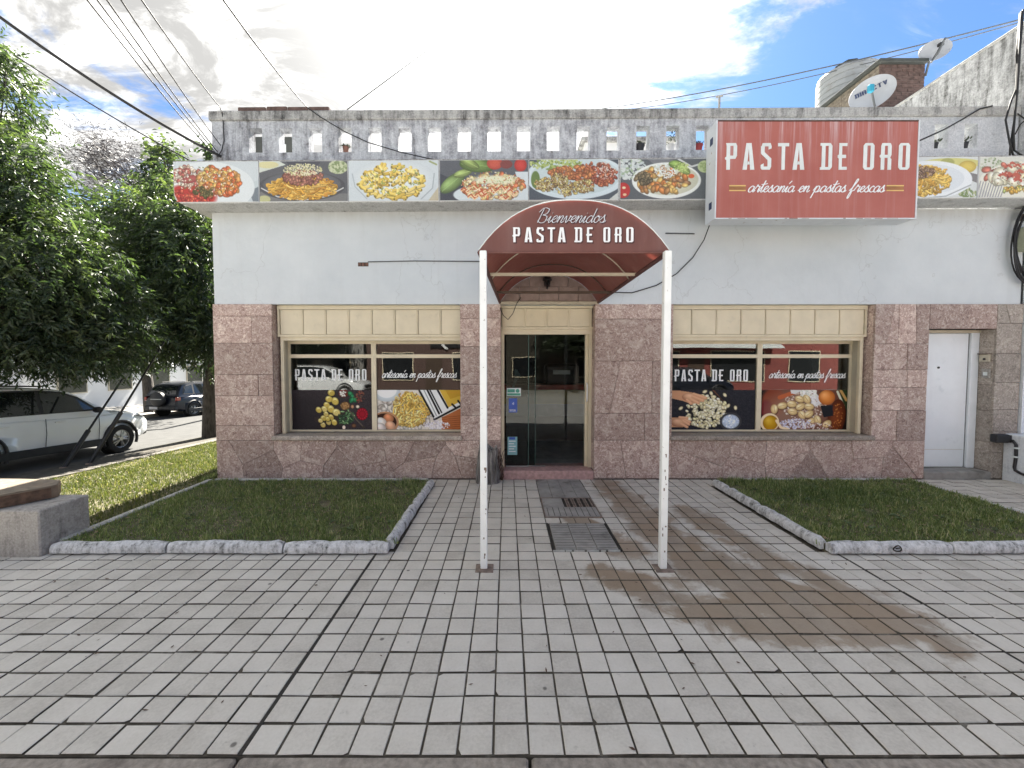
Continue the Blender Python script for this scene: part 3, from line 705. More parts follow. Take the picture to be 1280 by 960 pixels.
# inspection covers
c = COVERS[1]
cv = thing('drain_cover', 'grey cement drain cover with dark slotted iron grate let into the paving', 'drain cover', ((c[0]+c[1])/2, (c[2]+c[3])/2, 0))
mb = MB().box(c[0]+.015, c[1]-.015, c[2]+.02, c[2]+.34, -.011, .004).box(c[0]+.015, .74, c[2]+.343, c[3]-.02, -.011, .004); mb.build('cement_plate', M['old_cement'], cv)
fr = MB()
for bx in ((c[0],c[1],c[2],c[2]+.014),(c[0],c[1],c[3]-.014,c[3]),(c[0],c[0]+.012,c[2]+.014,c[3]-.014),(c[1]-.012,c[1],c[2]+.014,c[3]-.014)): fr.box(*bx, -.011, .006)
fr.build('cover_frame', M['rusty'], cv)
MB().box(.745, c[1]-.015, c[2]+.345, c[3]-.02, -.0108, -.009).build('grate_well', M['dark_joint'], cv)
for k in range(14):
    x = .752 + k*(c[1]-.018-.752)/14; MB().box(x, x+.017, c[2]+.348, c[3]-.023, -.009, .003).build('grate_bar', M['rusty'] if k % 3 else M['dark_joint'], cv)
for k in range(9):
    x = c[0]+.05 + k*.072; MB().box(x, x+.006, c[2]+.03, c[2]+.32, .0045, .0056).build('plate_groove', M['dark_joint'], cv)
c = COVERS[2]
cv = thing('inspection_cover', 'square cement tiled inspection cover with chipped pale rim between the white posts', 'inspection cover', ((c[0]+c[1])/2, (c[2]+c[3])/2, 0))
for i in range(3):
    xa, xb = c[0]+.03+(c[1]-c[0]-.06)*i/3, c[0]+.03+(c[1]-c[0]-.06)*(i+1)/3
    MB().bbox(xa+.003, xb-.003, c[2]+.035, c[3]-.02, -.011, .004+.0015*i, .003).build('cover_tile', M['old_cement'], cv)
    for k in range(10):
        yy = c[2]+.06+k*.062; MB().box(xa+.012, xb-.012, yy, yy+.004, .0041+.0015*i, .0052+.0015*i).build('cover_groove', M['dark_joint'], cv)
fr = MB()
for bx in ((c[0],c[0]+.018,c[2]+.02,c[3]),(c[1]-.018,c[1],c[2]+.02,c[3])): fr.box(*bx, -.011, .003)
fr.build('cover_frame', M['dark_joint'], cv)
rim = MB(); x = c[0]
while x < c[1]-.05:
    l = random.uniform(.04,.13); rim.box(x, min(x+l, c[1]), c[2]+random.uniform(-.004,.004), c[2]+.018+random.uniform(-.004,.004), -.011, .006); x += l + random.uniform(.004,.03)
rim.build('chipped_rim', M['edging'], cv)

# ------------------------------------------------------------------ grass beds with painted log edging
def make_grass(name, mat, xy, zf, hmin, hmax, lean=0.6, wd=0.0035, tint_f=None):
    n = len(xy); x, y = xy[:, 0], xy[:, 1]; z = zf(x, y) - 0.004
    a = rng.uniform(0, 2*np.pi, n); b = rng.uniform(0, 2*np.pi, n); h = rng.uniform(hmin, hmax, n) * (0.5 + 0.9*rng.random(n)**1.5)
    if tint_f is not None: hs, tt = tint_f(x, y)
    else: hs, tt = np.ones(n), np.zeros(n)
    h = h*hs; w_ = wd*rng.uniform(0.7, 1.5, n); L = rng.uniform(0.1, lean, n)
    base = np.stack([x, y, z], 1); side = np.stack([np.cos(a)*w_, np.sin(a)*w_, np.zeros(n)], 1)
    ld = np.stack([np.cos(b), np.sin(b), np.zeros(n)], 1)
    mid = base + ld*(L*h*0.35)[:, None] + np.stack([np.zeros(n), np.zeros(n), h*0.6], 1)
    tip = base + ld*(L*h*1.1)[:, None] + np.stack([np.zeros(n), np.zeros(n), h*(1-0.35*L)], 1)
    V = np.stack([base-side, base+side, mid+side*.7, mid-side*.7, tip], 1).reshape(-1, 3)
    o = np.arange(n)[:, None]*5
    F = np.concatenate([o+[0,1,2], o+[0,2,3], o+[3,2,4]], 0)
    t = np.clip(rng.normal(0.44, 0.2, n) + tt + (rng.random(n) > 0.94)*0.45, 0, 1).repeat(5)
    return tag(nmesh(name, V, F, mat, cols=t), kind='stuff')
def patchy(x, y, s=1.0, ph=0.0):
    return (np.sin(x*2.1*s+ph)*np.sin(y*2.7*s+1.3*ph) + 0.6*np.sin(x*5.3*s+y*3.1*s+ph) + 0.35*np.sin(x*11*s-y*9*s+2*ph))/1.9
def log_mb(p0, p1, wdt, h, seed):
    r = random.Random(seed); p0, p1 = Vector(p0), Vector(p1); L = (p1-p0).length; t = (p1-p0)/L; s = Vector((-t.y, t.x, 0)); n = max(6, int(L/.07)); K = 12
    vs, fs = [], []; k1 = [r.uniform(.95,1.04) for _ in range(n+1)]; k2 = [r.uniform(-.006,.006) for _ in range(n+1)]
    for i in range(n+1):
        e = 0.86 if i in (0, n) else 1.0; c = p0 + t*(L*i/n)
        for k in range(K):
            a = math.pi*(-.12 + 1.24*k/(K-1)); j = 1 + 0.03*math.sin(5*a + i*.35 + seed) + r.uniform(-.018,.018)
            vs.append(c + s*(math.cos(a)*wdt/2*k1[i]*j*e + k2[i]) + Vector((0,0, max(-.01, (math.sin(a)*.62+.38)*h*k1[i]*j*e))))
    for i in range(n):
        for k in range(K-1): fs.append((i*K+k, (i+1)*K+k, (i+1)*K+k+1, i*K+k+1))
    fs += [tuple(range(K-1,-1,-1)), tuple(range(n*K, n*K+K))]
    return MB().add(vs, fs)
def bed(B, label, logs, edges, seed, pushed):
    root = thing('bed_border', label, 'border', ((B[0]+B[1])/2, B[2], 0))
    for k, (a, b, w_, h) in enumerate(logs): log_mb((*a,0), (*b,0), w_, h, seed+k).build('edging_log', M['log_paint'], root, smooth=50)
    for e in edges: MB().bbox(*e, .012).build('edging_strip', M['edging'], root)
    tag(MB().box(B[0]+.06, B[1]-.06, B[2]+.08, B[3]-.02, -.01, .075).build('bed_soil', M['lawn_soil']), kind='structure')
    n = 42000
    xy = np.stack([rng.uniform(B[0]+.06, B[1]-.06, n), rng.uniform(B[2]+.06, B[3]-.01, n)], 1)
    def tf(x, y):
        p = patchy(x, y, 2.2, seed) + .6*patchy(x, y, 6.5, seed+2); q = np.zeros_like(x); hs = np.clip(1 + 0.6*p, .12, 3)
        if pushed is not None:
            d = np.exp(-(((x-pushed[0])/.75)**2 + ((y-pushed[1])/.35)**2)); hs += 0.9*d; q -= 0.25*d; hs += 1.1*np.exp(-((x-pushed[2])/.12)**2-((y-pushed[3])/.10)**2)
        return np.clip(hs, .2, 3), p*0.12 + q + (hs < .55)*.22
    make_grass('grass', M['grass'], xy, lambda x, y: np.full_like(x, .075) + .012*patchy(x, y, 1, seed), .030, .055, tint_f=tf)
bed(LB, 'border of whitewashed logs and thin concrete edging round the grass bed left of the entrance',
    [((-4.47,-2.51),(-3.35,-2.50),.115,.115),((-3.33,-2.50),(-2.2,-2.51),.11,.12),((-2.18,-2.51),(-1.17,-2.50),.115,.115),
     ((-1.185,-2.455),(-1.175,-1.4),.11,.115),((-1.175,-1.38),(-1.15,-.34),.105,.11)],
    [(-4.52,-4.44,-2.43,-.36,-.02,.105),(-4.44,-1.2,-.36,-.29,-.02,.10)], 3, None)
bed(RB, 'border of whitewashed logs with a knot ring round the grass bed right of the entrance',
    [((3.16,-2.51),(4.35,-2.51),.115,.12),((4.37,-2.51),(5.3,-2.50),.115,.115),((5.32,-2.50),(6.2,-2.51),.115,.12),
     ((3.165,-2.46),(3.15,-1.45),.115,.115),((3.15,-1.43),(3.14,-.75),.11,.115),((3.14,-.73),(3.14,-.36),.105,.11)],
    [(3.45,6.15,-.32,-.26,-.02,.09),(6.16,6.24,-2.43,-.26,-.02,.07)], 9, (4.35,-1.05,3.45,-.5))
# knot ring on the right front log
kp = Vector((3.78,-2.578,.075)); pts = [(kp.x+.038*math.cos(a), kp.y+.006*math.sin(2*a), kp.z+.028*math.sin(a)) for a in np.linspace(0,6.283,15)]
br = [o for o in bpy.data.objects if o.name == 'bed_border.001'][0]
MB().tube(pts, .006, 6).tube([(kp.x-.016,kp.y-.002,kp.z),(kp.x+.018,kp.y-.002,kp.z+.006)], .006, 6).build('knot_ring', M['dark_joint'], br)
n = 90000
xy = np.stack([rng.uniform(KX1, -4.55, n), rng.uniform(-2.42, 7.5, n)], 1)
lz = np.vectorize(lawn_z)
def tfs(x, y):
    p = patchy(x, y, 1.6, 5); bare = np.exp(-((x+7.9)/.35)**2)*.3
    hs = np.clip(1 + .5*p - bare, .15, 2); return hs, .08*p + (hs < .6)*.25
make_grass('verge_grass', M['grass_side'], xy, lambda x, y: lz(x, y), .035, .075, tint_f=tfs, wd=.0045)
n = 2600                                        # weeds against the kerbs, walls and joints
wx = np.concatenate([rng.uniform(-4.52,-4.40,900), rng.uniform(-4.4,-1.1,700), rng.uniform(3.1,6.2,700), rng.uniform(-4.7,-4.62,300)])
wy = np.concatenate([rng.uniform(-2.4,-.3,900), rng.normal(-2.43,.012,700), rng.normal(-2.43,.012,700), rng.uniform(-.3,.4,300)])
make_grass('edge_grass', M['grass'], np.stack([wx, wy], 1), lambda x, y: np.full_like(x, .06), .04, .075)

# fallen leaves and grit lying on the paving
fl_ = MB(); r = random.Random(8)
for k in range(260):
    x, y = r.uniform(-4.5, 8), r.uniform(TY0+.02, -.05)
    if any(b[0]-.1 < x < b[1]+.1 and b[2]-.1 < y < b[3]+.1 for b in (LB, RB)): continue
    a = r.uniform(0, 6.28); l = r.uniform(.006, .022); w2 = l*r.uniform(.25,.5); z = .0045; dx_, dy_ = math.cos(a)*l, math.sin(a)*l; ex_, ey_ = -math.sin(a)*w2, math.cos(a)*w2
    fl_.add([(x-dx_,y-dy_,z),(x+ex_,y+ey_,z+.002),(x+dx_,y+dy_,z+r.uniform(.001,.008)),(x-ex_,y-ey_,z+.001)], [(0,1,2,3)])
tag(fl_.build('leaf_litter', M['wood_end']), kind='stuff')
# low broad-leaved weeds and dry leaves in the beds
wl = MB(); r = random.Random(17)
for B_ in (LB, RB):
    for k in range(46):
        x, y = r.uniform(B_[0]+.1, B_[1]-.1), r.uniform(B_[2]+.1, B_[3]-.05)
        for q in range(r.randint(4, 8)):
            a = r.uniform(0, 6.28); l = r.uniform(.02, .05); w2 = l*.32; z = .085 + r.uniform(0, .02); ca, sa = math.cos(a), math.sin(a)
            wl.add([(x, y, z), (x+ca*l*.5-sa*w2, y+sa*l*.5+ca*w2, z+.018), (x+ca*l, y+sa*l, z+.012), (x+ca*l*.5+sa*w2, y+sa*l*.5-ca*w2, z+.018)], [(0,1,2,3)])
tag(wl.build('bed_weeds', M['weed']), kind='stuff')
dl = MB()
for k in range(420):
    B_ = (LB, RB, (-8, -4.7, -2.3, 5))[k % 3]; x, y = r.uniform(B_[0]+.1, B_[1]-.1), r.uniform(B_[2]+.1, B_[3]-.05); z = (.10 if k % 3 < 2 else lawn_z(x, y)+.04) + r.uniform(0, .02); a = r.uniform(0, 6.28); l = r.uniform(.012, .03); ca, sa = math.cos(a)*l, math.sin(a)*l
    dl.add([(x-ca, y-sa, z), (x-sa*.4, y+ca*.4, z+.006), (x+ca, y+sa, z+.004), (x+sa*.4, y-ca*.4, z+.002)], [(0,1,2,3)])
tag(dl.build('dry_leaves', M['dry_leaf']), kind='stuff')
# bench: weathered plank on a concrete block
bn = thing('bench', 'weathered thick plank lying on a grey concrete block at the edge of the grass', 'bench', (-5.3, -2.35, 0))
MB().bbox(-6.6, -4.50, -2.60, -2.12, -.02, .455, .012).build('concrete_block', M['block'], bn)
pl = MB(); P = [(-7.4,-2.70),(-5.3,-2.665),(-4.97,-2.62),(-4.84,-2.42),(-4.76,-2.27),(-4.74,-2.20),(-4.9,-2.03),(-5.4,-2.0),(-7.4,-1.95)]
pl.prismz(P, .462, .578); pl.build('plank', M['wood_old'], bn)
MB().prismz([(x*.985-.07, y+(.012 if y < -2.3 else -.012)) for x, y in P], .579, .592).build('plank_top', M['wood_top'], bn)
MB().add([(-4.968,-2.622,.465),(-4.738,-2.272,.47),(-4.738,-2.272,.572),(-4.968,-2.622,.576)], [(0,1,2,3)]).build('plank_end', M['wood_end'], bn)
# ------------------------------------------------------------------ the shop
shop = thing('shop_building', 'white single storey corner shop clad in reddish stone with a weathered pierced parapet', 'shop', (1.7, 0.0, 0.0))
def zz(v, Y): return at(UC, v, Y).z
def xx(u, v, Y): return at(u, v, Y).x
ZS = zz(380, 0)                         # top of the stone
YF = -0.36
ZSOF, ZBT = zz(254.5, YF), zz(202.5, YF)
XL, XR = -4.64, 8.10
LW, RW = (-3.71, -0.745), (2.62, 5.80)
DX = (-0.10, 1.385); SD = (6.66, 7.727); ZSILL = 0.70
ZD2 = zz(411, 0)
DT = ZS - 0.004
Yb0, Yb1 = 0.03, 0.30
w_ = MB()                               # plaster band above the stone
w_.box(XL+.02, XR, .022, .30, ZS, ZSOF+.06); w_.build('wall', M['plaster'], shop)
bk = MB()                               # masonry behind the stone
for a, b, z0, z1 in ((XL+.01, LW[0]-.012, -.1, ZS-.002), (LW[0]-.012, LW[1]+.012, -.1, ZSILL-.075), (LW[1]+.012, DX[0]-.012, -.1, ZS-.002), (DX[1]+.012, RW[0]-.012, -.1, ZS-.002),
                     (RW[0]-.012, RW[1]+.012, -.1, ZSILL-.075), (RW[1]+.012, SD[0]-.012, -.1, ZS-.002), (SD[0]-.012, SD[1]+.012, ZD2+.012, ZS-.002), (SD[1]+.012, XR, -.1, ZS-.002)):
    MB().box(a, b, Yb0, Yb1, z0, z1).build('masonry', M['mortar'], shop)
MB().box(XL+.02, XL+.32, .302, 8.0, -.8, 4.2).build('side_wall', M['plaster'], shop)
MB().box(XL+.33, XR, 7.7, 8.0, -.8, 4.2).build('rear_wall', M['plaster'], shop)
MB().box(XL+.32, XR+.0, .31, 7.7, 4.10, 4.29).build('roof_slab', M['soffit'], shop)
MB().box(XL+.33, XR, .31, 7.69, -.1, .11).build('shop_floor', M['old_cement'], shop)
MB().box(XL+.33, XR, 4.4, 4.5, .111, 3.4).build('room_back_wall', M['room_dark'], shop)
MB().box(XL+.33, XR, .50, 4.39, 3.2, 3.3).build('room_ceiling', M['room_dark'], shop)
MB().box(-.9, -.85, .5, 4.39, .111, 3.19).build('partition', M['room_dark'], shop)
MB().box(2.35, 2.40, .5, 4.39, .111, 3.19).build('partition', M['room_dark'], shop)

# stone slabs
def clip(P, nx, nz, d):                 # keep nx*x+nz*z <= d
    out = []
    for i in range(len(P)):
        a, b = P[i], P[(i+1) % len(P)]; da, db = nx*a[0]+nz*a[1]-d, nx*b[0]+nz*b[1]-d
        if da <= 0: out.append(a)
        if da*db < 0: t = da/(da-db); out.append((a[0]+(b[0]-a[0])*t, a[1]+(b[1]-a[1])*t))
    return out
def inset(P, g):
    a = sum(P[i][0]*P[(i+1)%len(P)][1] - P[(i+1)%len(P)][0]*P[i][1] for i in range(len(P)))
    if a < 0: P = P[::-1]
    Q = P
    for i in range(len(P)):
        ex, ez = P[(i+1)%len(P)][0]-P[i][0], P[(i+1)%len(P)][1]-P[i][1]; l = math.hypot(ex, ez)
        if l < 1e-5: continue
        nx, nz = ez/l, -ex/l; Q = clip(Q, nx, nz, nx*P[i][0]+nz*P[i][1]-g)
        if len(Q) < 3: return None
    return Q
rs = random.Random(21)
def slab(P, mat='stone'):
    Q = inset(P, .0024)
    if not Q or len(Q) < 3: return
    y = rs.uniform(-.005, .003); b = .004
    Q2 = inset(Q, b) or Q
    if len(Q2) == len(Q):
        n = len(Q); mb = MB()
        mb.add([(p[0], y, p[1]) for p in Q2] + [(p[0], y+b*.7, p[1]) for p in Q] + [(p[0], Yb0+.002, p[1]) for p in Q],
               [tuple(range(n))] + [(i+n, (i+1)%n+n, (i+1)%n, i) for i in range(n)] + [(i+2*n, (i+1)%n+2*n, (i+1)%n+n, i+n) for i in range(n)])
    else: mb = MB().prism(Q, y, Yb0+.002)
    mb.build('stone_slab', M[mat], shop)
def crazy(x0, x1, z0, z1, cell):
    nx = max(2, int((x1-x0)/cell)); pts = []
    for i in range(nx):
        for r in range(2): pts.append((x0+(i+.5*(r % 2)+rs.uniform(.1,.8))*(x1-x0)/nx, z0+(r+rs.uniform(.15,.85))*(z1-z0)/2))
    for i, p in enumerate(pts):
        P = [(x0,z0),(x1,z0),(x1,z1),(x0,z1)]
        for j, q in enumerate(pts):
            if i == j: continue
            nx_, nz_ = q[0]-p[0], q[1]-p[1]; P = clip(P, nx_, nz_, nx_*(p[0]+q[0])/2+nz_*(p[1]+q[1])/2)
            if len(P) < 3: break
        if len(P) >= 3: slab(P)
def ashlar(x0, x1, z0, z1, mat='stone', hs=(.2,.5), wmin=.42):
    z = z0
    while z < z1 - 1e-4:
        h = rs.uniform(*hs); h = h if z1-z-h > .16 else z1-z
        xs = [x0]; 
        while x1 - xs[-1] > 1e-4:
            w_ = rs.uniform(wmin, wmin*2.0); xs.append(xs[-1]+w_ if x1-xs[-1]-w_ > .22 else x1)
        for a, b in zip(xs, xs[1:]):
            if rs.random() < .16 and b-a > .3 and h > .25:
                k = rs.uniform(.25,.75); s_ = rs.uniform(-.12,.12); xm = a+(b-a)*k
                slab([(a,z),(xm-s_,z),(xm+s_,z+h),(a,z+h)], mat); slab([(xm-s_,z),(b,z),(b,z+h),(xm+s_,z+h)], mat)
            else: slab([(a,z),(b,z),(b,z+h),(a,z+h)], mat)
        z += h
ZB = .62
crazy(XL, DX[0], .004, ZB, .56)
ashlar(XL, LW[0], ZB, ZS, wmin=.5); ashlar(LW[1], DX[0], ZB, ZS, wmin=.7, hs=(.3,.6))
ashlar(DX[1], RW[0], .004, ZS, hs=(.4,.85), wmin=.6)
crazy(RW[0], SD[0], .004, ZB, .62)
ashlar(RW[1], SD[0], ZB, ZS, wmin=.34, hs=(.25,.55)); ashlar(SD[0], SD[1], ZD2, ZS, wmin=.5)
ashlar(SD[1], XR+.03, .004, ZS, 'stone_grey', wmin=.5)
def jamb(x, y1, z0, z1, side, mat='stone'):
    z = z0
    while z < z1 - 1e-4:
        h = rs.uniform(.35,.6); h = h if z1-z-h > .2 else z1-z
        a, b = (x-.0115, x) if side < 0 else (x, x+.0115)
        MB().box(a, b, Yb0+.004, y1, z+.003, z+h-.003).build('stone_jamb', M[mat], shop); z += h
jamb(LW[0], .30, ZSILL, ZS-.004, -1); jamb(RW[1], .30, ZSILL, ZS-.004, 1)
jamb(DX[0], .30, .13, ZS-.004, -1); jamb(DX[1], .30, .13, ZS-.004, 1); jamb(SD[0], .29, .12, ZD2-.003, -1); jamb(SD[1], .29, .12, ZD2-.003, 1, 'stone_grey')

# cornice with rounded left corner, soffit, parapet with square holes, coping
co = MB(); x0 = xx(217, 228, YF)
prof = [(x0, ZBT), (x0, ZSOF+.13), (x0+.02, ZSOF+.06), (x0+.06, ZSOF+.02), (x0+.11, ZSOF), (XR, ZSOF), (XR, ZBT)]
co.prism(prof, YF, .021); co.build('cornice', M['soffit'], shop, shear=SH)
MB().box(x0+.07, XL+.018, .0225, 8.0, ZSOF, ZBT-.02).build('side_cornice', M['soffit'], shop, shear=SH)
MB().box(x0+.01, XR-.003, YF-.012, YF+.2, ZBT+.001, ZBT+.014).build('cornice_drip', M['cap'], shop, shear=SH)
PY0, PY1 = .10, .27; ZP1 = zz(150, PY0) - .02; ZC1 = zz(139, PY0) - .012
hu0, hp = 319.5, 37.25
hz0, hz1 = zz(191, PY0), zz(160.5, PY0)
hx = [(xx(hu0+hp*k-8.3, 175, PY0), xx(hu0+hp*k+8.3, 175, PY0)) for k in range(25)]
pm = MB(); PXR = 8.03
pm.box(XL, PXR, PY0, PY1, ZBT-.05, hz0-.002); pm.box(XL, PXR, PY0, PY1, hz1, ZP1)
edges = [XL] + [q for h in hx for q in h] + [PXR]
for k in range(0, len(edges), 2): pm.box(edges[k], edges[k+1], PY0, PY1, hz0-.002, hz1)
par = pm.build('parapet', M['parapet'], shop, shear=SH)
MB().bbox(XL-.03, PXR, PY0-.035, PY1+.03, ZP1+.001, ZC1, .012).build('coping', M['cap'], shop, shear=SH)
bl_ = MB(); x = xx(297, 136, PY0)
for k in range(4):
    w2 = .33 if k else .45; MB().bbox(x, x+w2-.01, PY0+.0, PY1-.01, ZC1+.002, ZC1+.075+.008*(k == 1), .008).build('loose_brick', M['brick_dark'], shop, shear=SH); x += w2

# shop windows
def window(x0, x1, label, posters, texts):
    Y0 = .13
    ux = lambda u, Y=.13: xx(u, 450, Y)
    wr = thing('shop_window', None, None, ((x0+x1)/2, Y0, ZSILL)); wr.parent = shop; wr.matrix_parent_inverse = wm(shop).inverted(); wr['label'] = label
    zh, zb = zz(421, Y0), zz(384.5, Y0)     # shutter box bottom / top
    zh2 = zz(428, .2)
    a, b = (x0+.02, x1+.075) if x0 < 0 else (x0-.075, x1-.02)
    fr = MB()                               # outer frame
    fr.box(a, b, Y0-.012, Y0+.05, zh, zh+.035); fr.box(a, b, Y0-.012, Y0+.05, zb-.03, ZS-.006)
    fr.box(a, a+.03, Y0-.008, Y0+.05, zh+.035, zb-.03); fr.box(b-.03, b, Y0-.008, Y0+.05, zh+.035, zb-.03)
    fr.box(a+.03, a+.08, Y0+.012, Y0+.06, ZSILL+.002, zh-.001); fr.box(b-.08, b-.03, Y0+.012, Y0+.06, ZSILL+.002, zh-.001)
    fr.box(a+.08, b-.08, Y0+.016, Y0+.07, zh-.06, zh-.001)
    fr.build('frame', M['cream_paint'], wr)
    n = 8
    for k in range(n):
        p0 = a+.03+(b-a-.06)*k/n; p1 = a+.03+(b-a-.06)*(k+1)/n
        MB().bbox(p0+.012, p1-.012, Y0+.004, Y0+.03, zh+.04, zb-.034, .004).build('panel', M['cream_paint'], wr)
        if k: MB().box(p0-.006, p0+.006, Y0-.004, Y0+.03, zh+.036, zb-.031).build('batten', M['cream_paint'], wr)
    MB().box(a+.03, b-.03, Y0+.031, Y0+.05, zh+.035, zb-.03).build('panel_back', M['cream_dark'], wr)
    MB().box(a-.018, b+.018, Y0+.051, .50, zh-.0, ZS-.03).build('shutter_box', M['cream_dark'], wr)
    li = MB(); yl, yg = Y0+.062, .345
    li.box(a+.02, a+.05, yl, yg+.04, ZSILL+.002, zh-.002); li.box(b-.05, b-.02, yl, yg+.04, ZSILL+.002, zh-.002); li.box(a+.05, b-.05, yl+.02, yg+.04, zh-.05, zh-.003)
    li.build('reveal', M['cream_dark'], wr)
    ga, gb = a+.05, b-.05
    zt0, zt1 = zz(447.5, yg), zz(443, yg); zg0, zg1 = zz(537, yg), zz(430, yg)
    xm = xx((468 if x0 < 0 else 948), 480, yg); sa = .035
    s = MB()
    s.box(ga, gb, yg-.02, yg+.035, ZSILL+.003, zg0); s.box(ga, gb, yg-.02, yg+.035, zg1, zh-.055)
    s.box(ga, ga+sa, yg-.016, yg+.03, zg0, zg1); s.box(gb-sa, gb, yg-.016, yg+.03, zg0, zg1); s.box(xm-.04, xm+.04, yg-.024, yg+.03, zg0, zg1)
    s.box(ga+sa, xm-.04, yg-.03, yg+.03, zt0, zt1); s.box(xm+.04, gb-sa, yg-.03, yg+.03, zt0, zt1)
    s.build('sash', M['cream_paint'], wr)
    MB().bbox(x0-.03, x1+.03, -.055, .30, ZSILL-.075, ZSILL-.004, .012).build('sill', M['stone_grey'], wr)
    panes = [(ga+sa, xm-.04, zg0, zt0), (xm+.04, gb-sa, zg0, zt0), (ga+sa, xm-.04, zt1, zg1), (xm+.04, gb-sa, zt1, zg1)]
    po = []
    for q in panes: po.append(MB().box(q[0], q[1], yg+.004, yg+.009, q[2], q[3]).build('pane', M['glass'], wr))
    zp = zz(487.5, yg)
    for k in range(2):
        q = panes[k]; posters[k].mesh('poster', (q[0]+.004, yg+.002, zp), (q[1]-q[0]-.008, 0, 0), (0, 0, q[2]+.003-zp), M['print_gloss'], wr)
        MB().box(q[0]+.004, q[1]-.004, yg+.012, yg+.013, q[2]+.003, zp).build('poster_backing', M['room_dark'], wr)
        kind, u0, u1, v0, v1 = texts[k]; zb_, zt_ = zz(v1, yg), zz(v0, yg); xa, xb = xx(u0, 470, yg), xx(u1, 470, yg)
        if kind == 'block':
            h = zt_-zb_; adv = .185; tw = text_width('PASTA DE ORO', adv, .40); sx = (xb-xa)/tw
            xq_ = 0.0
            for ch_ in 'PASTA DE ORO':
                if ch_ == ' ': xq_ += adv + .18; continue
                block_text('letter', ch_, (xa+xq_*sx, yg+.002, zb_), (sx, 0, 0), (0, 0, h), adv, M['white_print'], wr, w=.40, th=.0008); xq_ += .40 + adv
        else: script_text('lettering', 'artesanía en pastas frescas', (xa, yg+.002, zb_), (1,0,0), (0,0,1), xb-xa, M['white_print'], wr, wd=.10, th=.0008, ys=1.25)
    return wr
W_, H_ = 200, 96
p1 = Paint(W_, H_, (52, 46, 50))                     # ravioli, tomato and greens on slate
p1.noise(5, 2)
p1.ell(40, 70, 90, 60, (34, 30, 34), soft=40, a=.6)
for k in range(34):
    x, y = p1.inside(100, 70, 42, 26); p1.ell(x, y, 7, 5, (60, 50, 44), rng.uniform(0,3), a=.5)
YEL = [(222,196,96),(206,180,84),(232,212,130),(214,190,110)]
for x, y, r in ((98,7,9),(92,22,9),(107,27,10),(86,36,8),(80,46,8),(66,48,8),(96,46,10),(110,54,10),(84,58,7),(78,68,8),(96,66,8),(104,78,8),(90,78,7),(76,84,7),(70,74,6),(88,70,6)):
    c = np.array(YEL[rng.integers(4)], float); p1.ell(x+1.5, y+2, r, r*.85, (20,16,14), a=.6); p1.ell(x, y, r, r*.85, c, rng.uniform(0,1), edge=c*.7, hi=(250,240,180)); p1.ell(x, y, r*.4, r*.35, c*.93, edge=c*.75)
p1.ell(128,4,10,5,(150,20,30)); p1.ell(128,9,12,9,(96,40,34))
p1.blobs(128,8,8,6,10,3.4,[(236,230,220)])
for x, y, a in ((146,10,.5),(150,18,1.2),(156,24,.2),(148,24,2)): p1.leaf(x, y, 8, 6, a, (36,110,70))
p1.ell(132,38,12,10,(150,112,70),edge=(90,66,40)); p1.specks(132,38,11,9,80,1.2,[(190,150,100),(110,80,50)])
p1.ell(150,40,4,4.5,(196,150,110),edge=(120,80,60)); p1.ell(163,40,4.5,4,(238,226,206),edge=(150,130,110))
p1.specks(168,16,14,14,60,1.6,[(150,60,50),(90,50,44),(120,90,70)])
p1.ell(174,58,14,15,(150,22,40),edge=(90,8,24)); 
for a in np.linspace(0,6.28,14): p1.ell(174+11*math.cos(a), 58+11*math.sin(a), 4, 3, (170,32,50), a, edge=(100,10,26))
for k in range(60):
    x, y = p1.inside(134, 66, 20, 16); p1.leaf(x, y, 5.5, 2.2, rng.uniform(0,3.1), [(54,84,56),(80,116,76),(36,56,40),(120,150,104)][rng.integers(4)])
p1.strand([(142,50),(160,72),(176,88)], 1.4, (92,80,70)); p1.ell(177,90,4,3,(60,52,46))
p1.ell(128,90,4,4.5,(226,210,196)); p1.ell(153,86,6,5,(120,84,60),edge=(60,40,30))
p2 = Paint(W_, H_, (206,200,192)); p2.noise(8, 3)      # tagliatelle, eggs and pasta machine
p2.blobs(60,60,70,40,120,8,[(214,206,196),(196,186,176),(222,218,212)],light=(230,226,220))
p2.ell(22,2,32,26,(216,222,226),edge=(176,184,190)); p2.ell(22,0,24,19,(232,236,238))
p2.strands(78,46,40,36,190,1.5,[(222,190,104),(206,170,84),(236,214,146),(190,150,72)]); p2.strands(72,74,28,14,70,1.5,[(212,176,92),(230,204,132)])
p2.ell(80,36,8,5,(120,90,40),a=.5)
p2.ell(18,78,32,26,(222,196,166),edge=(170,120,84)); p2.ell(17,78,28,22,(52,32,24))
for x, y, r, c in ((26,68,12,(196,130,92)),(8,78,13,(226,216,208)),(30,86,12,(216,166,136)),(6,92,14,(210,200,196))): p2.ell(x,y,r*1.05,r*.9,c,.4,edge=tuple(.72*q for q in c),hi=tuple(min(255,q*1.2) for q in c))
p2.poly([(98,0),(200,0),(200,34),(134,72)], (226,228,230)); p2.poly([(146,0),(200,0),(200,26),(168,42)], (206,170,66)); p2.poly([(160,0),(200,0),(200,12),(172,22)], (190,148,50))
for a, b in (((99,1),(134,68)),((118,0),(146,58)),((142,0),(166,44))): p2.strand([a, b], 2.3, (22,24,28))
p2.strand([(124,0),(152,56)], 1.6, (30,32,36)); p2.strand([(110,0),(140,64)], 1.2, (150,156,160))
p2.strand([(134,71),(200,36)], 2.6, (28,30,34)); p2.strand([(134,67),(200,31)], 1.5, (220,222,224)); p2.strand([(176,34),(184,42)], 2.2, (30,30,34)); p2.strand([(190,26),(198,36)], 2.2, (30,30,34))
p2.poly([(152,66),(200,42),(200,96),(150,96)], (176,104,62))
